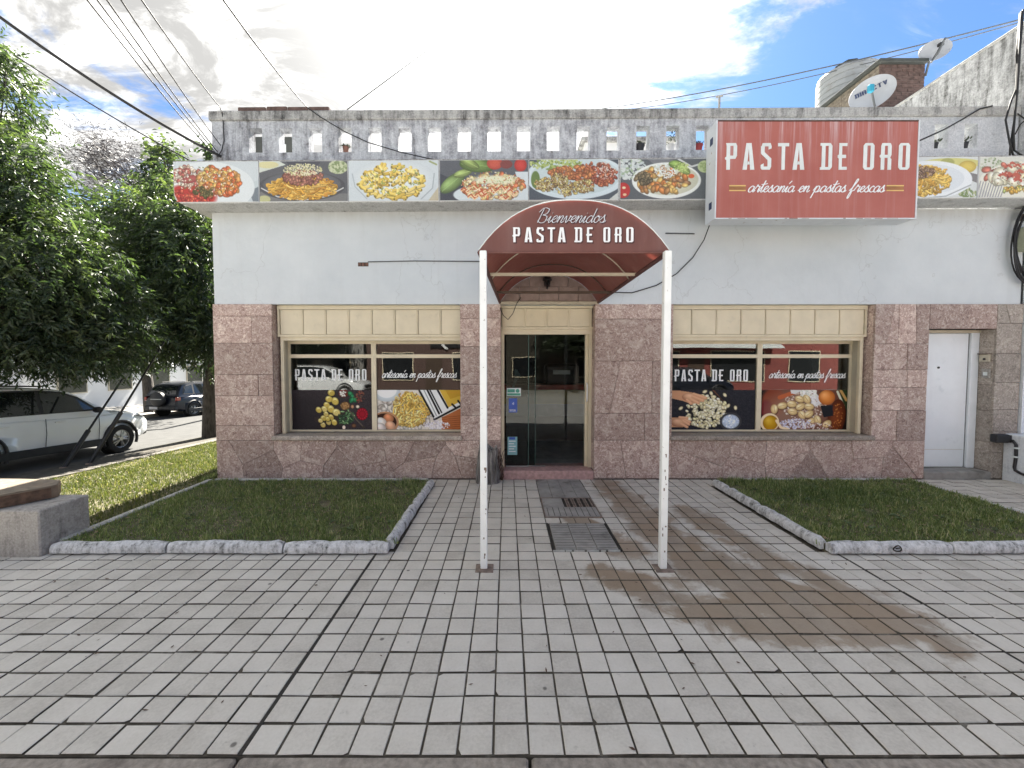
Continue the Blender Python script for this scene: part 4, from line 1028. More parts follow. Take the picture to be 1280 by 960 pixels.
for k in range(7): p2.strand([(152,66+k*5),(200,62+k*5)], .8, (140,78,44))
p2.specks(140,84,30,11,120,2,[(214,210,220),(190,186,200),(228,226,230)])
p3 = Paint(W_, H_, (34,36,44)); p3.noise(4, 2)         # hands with gnocchi on dark slate
p3.strand([(106,0),(140,40)], 1.2, (110,70,50))
p3.ell(100,50,50,40,(24,22,24),soft=20,a=.6)
p3.blobs(94,52,46,40,120,5.0,[(226,216,176),(210,200,156),(236,228,196)],ratio=.68,dark=.7); p3.blobs(88,44,26,22,70,5.0,[(232,222,182),(214,204,160)],ratio=.68,dark=.7)
for x, y in ((88,4),(102,8),(108,16),(120,28),(132,12),(128,42),(140,38),(156,43),(118,62),(36,44),(130,52)): p3.ell(x,y,5.5,3.6,(232,224,192),rng.uniform(0,3),edge=(160,148,110))
SK = (196,146,112)
p3.poly([(0,2),(36,2),(60,6),(84,12),(92,20),(76,30),(60,34),(40,26),(0,16)], SK); p3.ell(60,18,22,11,(206,158,124),.1,edge=(156,106,80),hi=(226,184,150))
for a, b in (((64,10),(92,20)),((62,16),(86,26)),((58,22),(76,32)),((50,24),(60,34))): p3.strand([a, b], 3.6, (200,150,116), hi=(224,180,148))
p3.poly([(0,68),(34,66),(52,72),(54,80),(40,90),(0,90)], SK); p3.ell(34,78,20,11,(204,156,122),0,edge=(150,102,78),hi=(226,184,150))
for a, b in (((38,68),(58,78)),((42,74),(56,84)),((38,82),(52,90)),((34,66),(52,68))): p3.strand([a, b], 3.2, (202,152,118), hi=(226,182,150))
p3.ell(146,76,24,22,(58,58,62)); p3.ell(146,76,19,17,(206,214,224),edge=(150,164,184)); p3.specks(146,76,16,14,90,2.2,[(186,200,222),(226,232,238),(166,182,206)])
p4 = Paint(W_, H_, (26,20,18)); p4.noise(4, 2)         # gnocchi, egg and oil on floury board
p4.poly([(30,0),(190,0),(186,96),(20,96)], (96,60,48)); p4.ell(30,30,28,36,(120,54,34),soft=8); p4.ell(14,46,14,22,(100,30,34),soft=6)
p4.ell(80,50,70,44,(150,118,100),soft=30,a=.7)
p4.specks(100,36,50,36,240,2.2,[(196,180,164),(170,146,130),(214,206,196)])
p4.strand([(44,18),(84,3)], 5, (176,92,56)); p4.poly([(68,0),(96,0),(80,10),(70,8)], (206,206,204))
p4.specks(110,10,20,14,160,2.6,[(222,220,210),(200,206,196),(236,236,230)]); p4.specks(124,26,16,12,100,2.4,[(226,224,224),(206,204,206)])
p4.poly([(180,0),(200,0),(200,50),(192,40)], (40,56,32)); p4.strand([(176,4),(192,40)], 2.5, (206,210,190)); p4.strand([(184,2),(198,26)], 3, (190,150,90))
p4.ell(176,66,20,44,(120,58,28),.1,edge=(70,30,16)); p4.specks(178,66,12,34,60,1.5,[(180,110,50),(90,44,22)])
p4.ell(152,18,19,18,(214,134,62),edge=(160,84,34),hi=(236,170,104)); p4.poly([(138,38),(166,36),(168,62),(146,66)], (24,26,34))
for x, y, a in ((32,46,1.5),(50,38,-.2),(72,34,.1),(90,22,.3),(106,22,1.0),(92,40,-.5),(112,40,.1),(74,52,.2),(96,60,.9),(112,58,-.6),(118,76,-.6),(132,72,1.1),(154,82,-.7)):
    p4.ell(x+1.2, y+2, 12, 8.5, (60,34,26), a, a=.6); p4.ell(x, y, 11.5, 8.2, (226,204,150), a, edge=(170,140,92), hi=(240,226,188)); p4.strand([(x-6*math.cos(a), y-6*math.sin(a)), (x+6*math.cos(a), y+6*math.sin(a))], .7, (180,150,104))
p4.specks(84,82,44,12,220,2.2,[(206,206,224),(184,184,206),(232,230,236),(150,130,130)]); p4.specks(136,88,30,9,80,2,[(214,206,200),(150,110,96)])
p4.ell(22,78,22,22,(226,206,172)); p4.ell(24,79,17.5,18,(190,146,26),edge=(150,106,12),hi=(214,176,60)); p4.strand([(38,74),(48,90),(66,95)], 3, (226,206,172))
window(*LW, 'wide two-light shop window printed with ravioli and tagliatelle, left of the entrance', [p1, p2], [('block', 369, 458, 461.5, 475.5), ('script', 477, 570, 466, 472)])
window(*RW, 'wide two-light shop window printed with hands, gnocchi and an egg, right of the entrance', [p3, p4], [('block', 843.5, 935, 462, 476.5), ('script', 961, 1056, 466.5, 472.5)])

# entrance: stone step, cream frame, glass panes, panelled head
er = thing('entrance', None, None, ((DX[0]+DX[1])/2, .2, .13)); er.parent = shop; er.matrix_parent_inverse = wm(shop).inverted()
simple('pane_edge', (0.04, 0.10, 0.085), 0.3)
er['label'] = 'glazed shop entrance with a panelled cream head and pink stone step'
MB().bbox(DX[0]+.002, DX[1]-.002, -.012, .50, -.02, .128, .012).build('step', M['step_stone'], er)
Y0 = .20; xl, xr = DX[0]+.003, DX[1]-.003
zt = zz(412, Y0); zt0 = zz(418, Y0)
f = MB(); f.box(xl, xl+.05, Y0, Y0+.10, .13, zt0); f.box(xr-.05, xr, Y0, Y0+.10, .13, zt0); f.box(xl, xr, Y0-.01, Y0+.10, zt0, zt); f.box(xr-.10, xr-.052, Y0+.06, Y0+.14, .13, zt0-.002)
f.build('frame', M['cream_paint'], er)
for k in range(4):
    a, b = xl+.03+(xr-xl-.06)*k/4, xl+.03+(xr-xl-.06)*(k+1)/4
    MB().bbox(a+.012, b-.012, Y0-.03, Y0, zt+.045, ZS-.05, .005).build('panel', M['cream_paint'], er)
MB().box(xl, xr, Y0+.001, Y0+.05, zt, ZS-.01).build('head_back', M['cream_dark'], er)
f = MB(); f.box(xl, xr, Y0-.035, Y0, zt+.001, zt+.04); f.box(xl, xr, Y0-.035, Y0, ZS-.045, ZS-.006)
for k in range(5):
    a = xl+.03+(xr-xl-.06)*k/4; f.box(max(xl, a-.012), min(xr, a+.012), Y0-.034, Y0, zt+.041, ZS-.046)
f.build('head_frame', M['cream_paint'], er)
gx = lambda u: xx(u, 500, Y0+.04)
g1 = MB().box(gx(632.5), gx(661), Y0+.03, Y0+.038, .155, zt0-.004).build('glass_pane', M['door_glass'], er)
g2 = MB().box(gx(659), gx(669.5), Y0+.07, Y0+.078, .150, zt0-.004).build('glass_pane', M['door_glass'], er)
MB().box(gx(670), xr-.054, Y0+.062, Y0+.069, .150, zt0-.004).build('glass_pane', M['clear_glass'], er)
MB().box(gx(660.2), gx(661), Y0+.0285, Y0+.0395, .155, zt0-.004).box(gx(669), gx(669.6), Y0+.069, Y0+.0795, .15, zt0-.004).build('glass_edge', M['pane_edge'], er)
MB().box(gx(632.5), gx(661), Y0+.02, Y0+.05, .131, .154).box(gx(661.5), gx(682), Y0+.06, Y0+.09, .131, .145).build('floor_rail', M['steel'], er)
MB().tube([(xr-.075, Y0+.03, 1.22), (xr-.075, Y0-.01, 1.24), (xr-.075, Y0-.01, 1.50), (xr-.075, Y0+.03, 1.52)], .012, 8).build('handle', M['white_print'], er)
ys = Y0+.028
def rectp(u0, u1, v0, v1, name, mat_, parent, y=ys, d=.0015):
    return MB().box(xx(u0, (v0+v1)/2, y), xx(u1, (v0+v1)/2, y), y-d, y, zz(v1, y), zz(v0, y)).build(name, M[mat_], parent)
st = rectp(633.5, 651, 485, 495, 'round_badge_sticker', 'grey_print', er)
rectp(634.2, 643.5, 486.5, 490.5, 'sticker_print', 'green_print', st, ys-.0016, .0006); rectp(634, 650.5, 491.6, 494.4, 'sticker_print', 'green_print', st, ys-.0016, .0006)
cz = zz(488.6, ys); cxm = xx(647, 489, ys); MB().lathe([(0.0001,-.0006),(.032,-.0006),(.032,0)], (cxm, ys-.0016, cz), 16, 'y').build('sticker_print', M['green_print'], st)
st = rectp(636, 646.5, 498, 515.5, 'card_payment_sticker', 'blue_print', er)
block_text('sticker_lettering', 'VISA', (xx(637.0, 512, ys), ys-.0016, zz(514.2, ys)), (.052, 0, 0), (0, 0, .034), .16, M['white_print'], st, th=.0006)
for k in range(3):
    c0 = Vector((xx(640, 504, ys), ys-.003, zz(504.5, ys))); MB().tube([(c0.x+(.008+.011*k)*math.cos(a), c0.y, c0.z+(.008+.011*k)*math.sin(a)) for a in np.linspace(-.8,.8,6)], .003, 5).build('sticker_print', M['white_print'], st)
st = rectp(634.5, 646.5, 546, 568.5, 'notice_sheet', 'teal_paper', er)
for k in range(5): rectp(636, 644.5 - 2*(k % 2), 551+3.2*k, 552+3.2*k, 'notice_line', 'white_print', st, ys-.0016, .0005)
rectp(636.5, 644, 546.4, 549.5, 'notice_head', 'blue_print', st, ys-.0016, .0006)
pr = MB(); yq = Y0+.06                                 # paper bow hanging inside the pane
for pts in ([(643,462),(647,462),(649,472),(646,476),(643,484),(640,484),(643,474)], [(647,463),(651,470),(648,474)]):
    pr.prism([(xx(u, v, yq), zz(v, yq)) for u, v in pts], yq, yq+.002)
tag(pr.build('paper_bow', M['grey_print']), 'crumpled white paper strip hanging behind the left entrance pane', 'paper strip')

# side door on the right
sr = thing('side_door', None, None, ((SD[0]+SD[1])/2, .2, .12)); sr.parent = shop; sr.matrix_parent_inverse = wm(shop).inverted(); sr['label'] = 'narrow white painted metal door in a stone recess'
MB().bbox(SD[0]+.002, SD[1]-.002, -.02, .40, -.02, .115, .01).build('step', M['old_cement'], sr)
xa, xb = SD[0]-.03, SD[1]-.003; zt = ZD2-.005
xd = xx(1207, 500, .27)
MB().bbox(xd+.012, xb, .225, .30, .118, zt-.03, .006).build('door_frame', M['door_white'], sr)
MB().box(xa, xb, .215, .30, zt-.045, zt).build('door_head', M['cream_dark'], sr)
d = MB().bbox(xa, xd, .262, .30, .125, zt-.05, .006).build('door_leaf', M['door_white'], sr)
MB().lathe([(.0001,.0),(.018,.0),(.018,.012)], (xx(1173, 460, .26), .252, zz(459.5, .26)), 12, 'y').build('peephole', M['black_plastic'], d)
MB().box(xa+.28, xd-.02, .2605, .2618, .415, .420).build('seam', M['cream_dark'], d)
MB().box(xd-.004, xd+.010, .266, .30, .125, zt-.05).build('gap', M['black_plastic'], sr)
# bell box and socket plate on the door's side reveal
xq = SD[1]-.0025
ib = thing('bell_box', 'small beige door bell box with a round button beside the white metal door', 'door bell', (xq, .17, 1.7))
zc = zz(450, .17)
MB().bbox(xq-.035, xq, .06, .2, zc-.03, zc+.09, .006).build('box', M['cream_dark'], ib); MB().box(xq-.05, xq, .05, .21, zc+.091, zc+.105).build('hood', M['rusty'], ib)
MB().lathe([(.0001,-.008),(.018,-.008),(.018,0)], (xq-.036, .12, zc+.015), 10, 'x').build('button', M['black_plastic'], ib)
ip = thing('socket_plate', 'small grey plate below the door bell on the stone reveal', 'wall plate', (xq, .17, 1.45)); zc = zz(467, .17)
MB().bbox(xq-.02, xq, .05, .17, zc-.07, zc+.08, .006).build('plate', M['block'], ip); MB().bbox(xq-.028, xq-.021, .08, .14, zc-.03, zc+.03, .003).build('plate_cover', M['grey_print'], ip)

# inside: counter with coloured bands, a dark machine on it
ct = thing('shop_counter', 'long counter with red, yellow and grey bands inside the dark shop', 'counter', (.8, 2.6, .11))
yc = 2.5
for nm, v0, v1, mt, dd in (('counter_top', 481, 487, 'counter_red', -.04), ('front_band', 487.3, 505, 'counter_yellow', 0), ('middle_band', 505.3, 520, 'counter_grey', .012), ('base_band', 520.3, 566, 'counter_wood', .0)):
    MB().box(-.8, 2.3, yc+dd, yc+.6, max(.112, zz(v1, yc)), zz(v0, yc)).build(nm, M[mt], ct)
mc = thing('dark_machine', 'black machine with a pale slip on the counter inside the shop', 'machine', (1.1, 2.8, zz(481, yc)))
MB().bbox(.85, 1.6, 2.62, 3.0, zz(481, yc)+.002, zz(455, yc), .05).build('body', M['black_plastic'], mc)
MB().box(1.02, 1.4, 2.60, 2.618, zz(468, yc), zz(463, yc)).build('slip', M['grey_print'], mc)
# ------------------------------------------------------------------ food picture panels along the cornice
yP = YF - .018
def uX(u): return xx(u, 228, yP)
def panel(u0, u1, P, label):
    x0, x1 = uX(u0)+.004, uX(u1)-.004; z0, z1 = ZSOF+.012, ZBT-.004
    root = thing('picture_panel', label, 'picture panel', ((x0+x1)/2, yP, z0), 'food picture panels along the cornice')
    if u0 < 230:
        bb = MB().prism([(x0,z1),(x0+.012,z0+.12),(x0+.05,z0+.02),(x0+.08,z0),(x1,z0),(x1,z1)], yP, YF-.001)
    else: bb = MB().box(x0, x1, yP, YF-.001, z0, z1)
    bb.build('board', M['white_print'], root, shear=SH)
    xo = x0 + (.003 if u0 < 230 else .002)
    P.noise(4, 1); P.fade((196,204,206), .13)
    po = P.mesh('picture', (xo, yP-.002, z1-.004), (x1-xo-.002, 0, 0), (0, 0, z0+.004-z1+.004), M['print'], root, shear=SH, k=1.0)
    if u0 < 230:                          # follows the rounded lower corner
        for v in po.data.vertices:
            zr = v.co.z - SH*(v.co.x+4.64) - z0; lim = x0 + .003 + (.075*(1-zr/.022) if zr < .02 else .05*(1-(zr-.02)/.10) if zr < .12 else 0)
            v.co.x = max(v.co.x, lim)
    return root
W_, H_ = 200, 94
def P1():
    p = Paint(W_, H_, (196,204,208)); p.poly([(120,94),(200,40),(200,94)], (186,196,200)); p.poly([(176,70),(200,58),(200,94),(186,94)], (110,118,126)); p.ell(80,60,110,60,(214,220,222))
    p.ell(40,80,60,30,(176,48,40),soft=6); p.blobs(40,82,55,18,90,5,[(186,60,48),(160,40,36),(200,84,60)])
    p.blobs(30,34,34,24,90,6,[(214,196,176),(190,160,140),(170,90,80)]); p.ell(40,40,22,9,(170,80,76),-.2,edge=(120,50,50))
    p.blobs(106,46,48,34,70,10,[(214,150,80),(226,176,96),(206,120,60),(200,96,56)]); p.blobs(130,56,26,18,30,7,[(206,96,50),(222,140,70)])
    p.specks(80,44,70,36,260,1.6,[(236,226,206),(120,60,40),(90,100,50)]); p.blobs(70,70,26,12,26,5,[(80,76,40),(110,90,50)]); return p
def P2():
    p = Paint(W_, H_, (86,86,90)); p.poly([(0,0),(46,0),(60,8),(0,26)], (200,206,196)); p.ell(20,8,24,8,(206,200,150)); p.poly([(60,0),(140,0),(132,12),(70,14)], (70,70,76)); p.ell(178,14,22,16,(160,170,130)); p.specks(178,14,20,14,70,3,[(190,196,160),(120,136,90)])
    p.poly([(0,70),(0,94),(200,94),(200,76)], (110,110,110)); p.ell(10,88,14,9,(180,180,130))
    p.ell(96,58,98,34,(70,70,74)); p.ell(96,54,88,30,(118,120,124),edge=(84,84,88)); p.strand([(4,62),(40,82),(96,91),(152,82),(190,62)], 1.2, (206,206,204))
    p.strands(96,62,72,24,300,1.7,[(222,170,72),(206,150,56),(236,192,100),(190,130,50)])
    p.blobs(98,38,46,16,130,5,[(150,96,80),(170,112,92),(130,78,66)]); p.specks(98,20,44,14,260,1.8,[(214,206,160),(190,186,130),(226,220,190)]); return p
def P3():
    p = Paint(W_, H_, (200,208,212)); p.ell(100,48,96,52,(222,228,230),edge=(196,204,208)); p.strand([(8,30),(14,60),(40,88)], 1, (160,170,176)); p.strand([(190,30),(186,64),(160,90)], 1, (150,160,166))
    p.poly([(176,94),(200,60),(200,94)], (186,176,150)); p.strand([(180,2),(196,10)], 2, (150,160,110))
    for k in range(120):
        x, y = p.inside(96,50,70,40); a = rng.uniform(0,3.1); c = np.array([(222,190,90),(206,172,74),(232,206,120)][rng.integers(3)], float)
        p.strand([(x-9*math.cos(a), y-6*math.sin(a)+1), (x+9*math.cos(a), y+6*math.sin(a)+1)], 3.9, c*.62); p.strand([(x-9*math.cos(a), y-6*math.sin(a)), (x+9*math.cos(a), y+6*math.sin(a))], 3.4, c, hi=np.minimum(c*1.15+12,255)); p.ell(x+9*math.cos(a), y+6*math.sin(a), 2, 2.6, c*.55)
    p.specks(96,44,64,36,120,2,[(150,160,80),(226,226,200),(120,140,70)]); return p
def P4():
    p = Paint(W_, H_, (84,86,92)); p.poly([(0,30),(0,94),(60,94),(60,60)], (62,64,72)); p.ell(190,80,70,40,(190,204,210)); p.ell(130,80,100,26,(206,216,220)); p.poly([(170,28),(200,28),(200,60),(180,60)], (206,216,220))
    p.leaf(28,52,34,16,-.7,(120,146,84)); p.leaf(52,30,22,9,-.3,(140,160,90)); p.leaf(84,12,40,16,.1,(110,136,70)); p.leaf(66,6,26,10,.5,(136,156,86))
    p.ell(124,8,18,14,(196,84,66),edge=(160,60,50)); p.ell(182,12,14,15,(196,62,54),edge=(160,44,40)); p.ell(150,10,14,10,(120,60,56))
    p.blobs(120,62,70,28,100,8,[(226,190,130),(214,170,104),(206,110,70),(230,206,160)]); 
    for k in range(16):
        x, y = p.inside(110,72,60,18); p.strand([(x-10,y),(x-4,y-5),(x+4,y+4),(x+12,y-2)], 2.2, (190,86,54)); p.strand([(x-10,y+3),(x-4,y-2),(x+4,y+7),(x+12,y+1)], 1.3, (236,206,160))
    p.ell(124,46,50,10,(222,222,190),soft=6); p.specks(120,58,74,32,300,1.5,[(236,226,200),(170,80,50),(150,160,90),(214,180,110)]); return p
def P5():
    p = Paint(W_, H_, (74,80,88)); p.ell(104,40,112,52,(206,220,226)); p.ell(104,38,100,44,(190,206,210)); p.poly([(178,94),(200,76),(200,94)], (196,200,196))
    p.specks(60,10,60,14,200,3,[(160,176,100),(190,200,130),(120,140,70)]); p.ell(14,46,10,20,(96,120,64)); p.blobs(150,36,46,28,160,5,[(160,80,56),(140,66,50),(176,100,66)]); p.specks(170,26,24,20,80,1.6,[(222,206,196),(190,150,130)]); p.blobs(96,30,50,14,70,6,[(190,120,70),(170,96,60)])
    for cx, cy, r in ((34,58,22),(84,66,26),(124,62,22),(66,46,18)):
        p.blobs(cx,cy,r,r*.7,70,4,[(200,176,96),(170,140,84),(120,90,60),(214,196,120)]); p.specks(cx,cy,r,r*.7,120,1.2,[(226,220,196),(90,66,50),(160,130,80)])
    return p
def P6():
    p = Paint(W_, H_, (84,88,92)); p.specks(20,20,36,26,160,4,[(186,196,196),(150,170,140),(206,212,210)]); p.poly([(60,0),(110,0),(150,14),(90,22)], (110,112,116)); p.strand([(130,0),(160,18),(200,6)], 2, (196,200,200)); p.ell(190,18,16,14,(176,190,140)); p.specks(190,18,13,11,40,2,[(140,160,100)])
    p.ell(6,72,16,18,(176,46,44)); p.ell(8,66,4,3,(226,210,170)); p.ell(10,82,4,3,(226,190,150))
    p.ell(104,50,78,42,(226,230,226)); p.ell(106,48,70,36,(206,206,180),edge=(190,190,170))
    p.blobs(96,52,60,30,95,8,[(200,150,80),(170,120,70),(214,170,96),(150,110,76),(200,120,60)]); p.blobs(52,44,18,14,30,6,[(120,104,76),(90,80,60)])
    p.specks(102,26,26,18,200,1.6,[(232,236,232),(206,216,216)]); p.leaf(128,14,20,10,.2,(120,150,70)); p.leaf(142,24,18,9,.6,(146,170,90)); p.specks(136,18,16,12,60,2,[(150,176,90),(190,206,130)]); p.ell(160,40,7,5,(206,90,50)); return p
def P7():
    p = Paint(W_, H_, (206,210,210)); p.ell(140,14,70,12,(200,196,120)); p.ell(176,22,20,14,(214,190,90),edge=(176,150,70)); p.ell(130,12,16,10,(160,160,90)); p.poly([(150,40),(200,60),(200,40),(160,30)], (120,116,116)); p.specks(180,84,20,10,50,3,[(110,130,80),(176,180,140)])
    p.ell(92,52,96,44,(226,230,234)); p.ell(92,50,78,34,(212,218,224)); p.strand([(0,84),(60,96),(130,90),(186,64)], 1.2, (150,156,160))
    p.strands(80,54,56,30,260,1.7,[(220,176,80),(200,150,60),(234,196,104),(176,130,54)]); p.blobs(76,34,26,13,60,4,[(130,100,80),(110,80,64),(160,130,104)]); return p
def P8():
    p = Paint(W_, H_, (206,206,196)); p.specks(30,20,30,18,60,3,[(130,146,110),(180,186,160)]); p.ell(110,56,110,44,(222,220,206))
    for k in range(10): p.strand([(4+6*k,56+k*1.5),(-4+6*k,94)], 1, (130,130,140))
    p.blobs(100,40,96,24,60,9,[(176,76,60),(150,60,54),(196,110,90)]); p.blobs(100,46,80,26,30,14,[(226,220,190),(214,206,170)]); p.blobs(130,76,90,8,60,5,[(214,176,84),(196,150,60),(150,160,90)])
    for k in range(26):
        x, y = p.inside(110,40,90,26); p.strand([(x-8,y),(x,y-4),(x+8,y+2)], 2.6, (180,84,66))
    p.specks(110,46,90,36,160,1.6,[(230,224,200),(130,60,50)]); return p
panel(217, 323.5, P1(), 'leftmost cornice picture, stuffed pasta in red sauce on a pale plate')
panel(324, 435, P2(), 'cornice picture of spaghetti with meat sauce on a dark plate')
panel(435.5, 548.5, P3(), 'cornice picture of yellow penne on a white plate')
panel(549.5, 660.5, P4(), 'cornice picture of saucy pasta with basil leaves and red tomatoes')
panel(661, 773, P5(), 'cornice picture of pasta mounds under ground meat above the canopy')
panel(775, 886, P6(), 'cornice picture of gnocchi in a white bowl on dark slate, left of the red sign')
panel(1111, 1221.5, P7(), 'cornice picture of spaghetti on a white plate just right of the red sign')
panel(1223, 1334, P8(), 'rightmost cornice picture, pasta with strips of red ham')

# ------------------------------------------------------------------ projecting sign box
Yf, Yb = -0.665, -0.385
sx0, sx1 = at(894.5, 212, Yf).x, at(1146.5, 212, Yf).x; sz0, sz1 = zz(273.5, Yf), zz(151, Yf)
sg = thing('sign_box', 'faded red projecting sign box with pale block lettering and rusty white casing', 'sign', ((sx0+sx1)/2, (Yf+Yb)/2, sz0))
cs = MB(); t = .03
for a, b, c_, d_ in ((sx0, sx0+t, sz0, sz1), (sx1-t, sx1, sz0, sz1), (sx0+t, sx1-t, sz1-t, sz1), (sx0+t, sx1-t, sz0, sz0+t)): cs.box(a, b, Yf, Yb, c_, d_)
cs.box(sx0+t, sx1-t, Yb-.02, Yb, sz0+t, sz1-t); cs.build('casing', M['sign_white'], sg)
MB().box(sx0+.014, sx1-.014, Yf-.004, Yf+.0-.0005, sz0+.012, sz1-.012).build('face', M['sign_red'], sg)
rm = MB()
rm.box(sx0-.006, sx0+.012, Yf-.012, Yf+.03, sz0-.004, sz1+.004); rm.box(sx1-.012, sx1+.006, Yf-.012, Yf+.03, sz0-.004, sz1+.004); rm.box(sx0+.013, sx1-.013, Yf-.0115, Yf+.03, sz0-.005, sz0+.010)
rm.build('trim', M['sign_white'], sg)
MB().box(sx0+.013, sx1-.013, Yf-.0115, Yf+.03, sz1-.010, sz1+.006).build('rusty_top_trim', M['brick_dark'], sg)
r_ = random.Random(12); rx_ = sx0+.02
while rx_ < sx1-.15:
    l_ = r_.uniform(.02,.16)
    if r_.random() < .62: MB().box(rx_, rx_+l_, Yf-.0125, Yf-.0116, sz0-.004+r_.uniform(0,.004), sz0+.004+r_.uniform(0,.006)).build('rust_patch', M['brick'] if r_.random() < .5 else M['rusty'], sg)
    rx_ += l_ + r_.uniform(.01,.12)
for zq in (sz0+.22, sz1-.22): MB().box(sx0-.003, sx0-.0005, Yf+.09, Yf+.17, zq-.05, zq+.05).build('side_patch', M['navy'], sg)
yt = Yf-.0045
x0_, x1_ = at(908, 195, yt).x, at(1137, 195, yt).x; zb_, zt_ = zz(212.3, yt), zz(179, yt)
gaps = [('P',908,921),('A',929,942.5),('S',951,964),('T',973,985),('A',991.5,1005),('D',1027,1040),('E',1048.5,1059.5),('O',1079,1092.5),('R',1101,1114),('O',1123,1137)]
for ch_, a, b in gaps:
    xa, xb = at(a, 195, yt).x, at(b, 195, yt).x
    block_text('letter', ch_, (xa, yt, zb_), ((xb-xa)/.42, 0, 0), (0, 0, zt_-zb_), .1, M['grey_print'], sg)
xa, xb = at(934, 238, yt).x, at(1104, 238, yt).x
script_text('script_lettering', 'artesanía en pastas frescas', (xa, yt, zz(240.2, yt)), (1,0,0), (0,0,1), xb-xa, M['white_print'], sg, wd=.085)
for u0, u1 in ((911.5, 932), (1108, 1129.5)):
    a, b = at(u0, 235, yt).x, at(u1, 235, yt).x
    for v in (232, 238): MB().box(a, b, yt-.004, yt, zz(v+.9, yt), zz(v-.5, yt)).build('gold_stripe', M['gold'], sg)
    MB().box(a, b, yt-.002, yt, zz(237.0, yt), zz(233, yt)).build('dark_stripe', M['brown_gold'], sg)

# ------------------------------------------------------------------ entrance canopy
cvY0, cvY1 = -2.73, -0.02
cn = thing('entrance_canopy', 'faded maroon barrel canopy on two white posts over the entrance path', 'canopy', (.6, -1.4, 0))
fl, fr_ = at(599.5, 313, cvY0).x, at(835, 313, cvY0).x; zf0 = zz(313, cvY0); hf = zz(250.5, cvY0) - zf0
bl2, br2 = at(625, 376, cvY1).x, at(747, 376, cvY1).x; zb0 = zz(377, cvY1); hb = zz(343, cvY1) - zb0
def arch(s, K=24, out=0.0, d0=0.0):
    s_ = s; xl_, xr_ = fl+(bl2-fl)*s_, fr_+(br2-fr_)*s_; z0_ = zf0+(zb0-zf0)*s_; h_ = hf*.98+(hb*1.02-hf*.98)*s_; y = cvY0+(cvY1-cvY0)*s_
    out_ = []; xc, hw = (xl_+xr_)/2, (xr_-xl_)/2 + out
    for k in range(K+1):
        q = -1 + 2*k/K; sag = 1 - abs(q)**2.45
        out_.append(Vector((xc+hw*q, y, z0_ + (h_+out)*(sag*.93 + .07*(1-abs(q)**8)) )))
    return out_
K = 24; S = [0, .12, .25, .38, .5, .62, .75, .88, 1.0]; va = []; fa = []
for i, s_ in enumerate(S): 
    ring = arch(s_); dip = .012*math.sin(math.pi*s_*4)**2
    va += [Vector((p.x, p.y, p.z - dip*(k not in (0, K)))) for k, p in enumerate(ring)]
for i in range(len(S)-1):
    for k in range(K): fa.append((i*(K+1)+k, i*(K+1)+k+1, (i+1)*(K+1)+k+1, (i+1)*(K+1)+k))
# the fabric has two skins a few millimetres apart
nv = len(va); inner = []
for i, s_ in enumerate(S):
    ring = arch(s_, out=-.006); dip = .012*math.sin(math.pi*s_*4)**2
    inner += [Vector((p.x, p.y, p.z - dip*(k not in (0, K)) - .002)) for k, p in enumerate(ring)]
MB().add(va + inner, fa + [tuple(q+nv for q in f[::-1]) for f in fa]).build('vault', M['canopy_fabric'], cn, smooth=180)
fp = [(p.x, p.z) for p in arch(0)] 
fpan = MB().prism([(fr_+.012, zf0-.02)] + [(p.x, p.z) for p in reversed(arch(0, out=.006))] + [(fl-.012, zf0-.02)], cvY0-.012, cvY0-.001).build('front_panel', M['canopy_fabric'], cn)
MB().tube([p + Vector((0, -.012, .002)) for p in arch(0, out=.006)], .005, 6).build('piping', M['grey_print'], cn, smooth=180)
MB().tube([(fl-.01, cvY0-.008, zf0-.018), (fr_+.01, cvY0-.008, zf0-.018)], .012, 8).build('hem', M['canopy_fabric'], cn)
for a, b in ((Vector((fl, cvY0, zf0)), Vector((bl2, cvY1, zb0))), (Vector((fr_, cvY0, zf0)), Vector((br2, cvY1, zb0)))):
    MB().tube([a - Vector((0,0,.02)), b - Vector((0,0,.02))], .022, 8).build('side_rail', M['outline_dark'], cn, smooth=60)
for s_ in (.40, .75): MB().tube([p + Vector((0, 0, -.022)) for p in arch(s_, out=-.01)], .008, 8).build('rib', M['cream_dark'] if s_ < .5 else M['counter_wood'], cn, smooth=180)
for s_ in (.32, .70):
    A = arch(s_); MB().box(A[0].x, A[-1].x, A[0].y-.016, A[0].y+.016, A[0].z-.028, A[0].z+.004).build('cross_bar', M['cream_dark'] if s_ < .5 else M['counter_wood'], cn)
MB().bbox(bl2-.01, br2+.01, cvY1-.05, cvY1+.015, zb0-.045, zb0+.0, .006).build('wall_rail', M['cream_dark'], cn)
AB = arch(1.0, out=-.008)
def back_piece(xa, xb, z0_, z1_):
    P = [(p.x, p.z-.004) for p in AB]; P = [(P[0][0], zb0)] + P + [(P[-1][0], zb0)]
    for nx, nz, d_ in ((-1,0,-xa),(1,0,xb),(0,-1,-z0_),(0,1,z1_)): 
        P = clip(P, nx, nz, d_)
        if len(P) < 3: return
    MB().prism(P, cvY1-.002+rs.uniform(-.003,.0), cvY1+.03).build('back_tile', M['back_tile'], cn)
simple('back_tile', (0.30, 0.225, 0.20), 0.8, 0.2, 12)
wd5 = (br2-bl2)/5
for k in range(5): back_piece(bl2+k*wd5+.004, bl2+(k+1)*wd5-.004, zb0+.002, zb0+.225)
for k in range(4): back_piece(bl2+(k+.5)*wd5+.003, bl2+(k+1.5)*wd5-.003, zb0+.230, zb0+1.0)
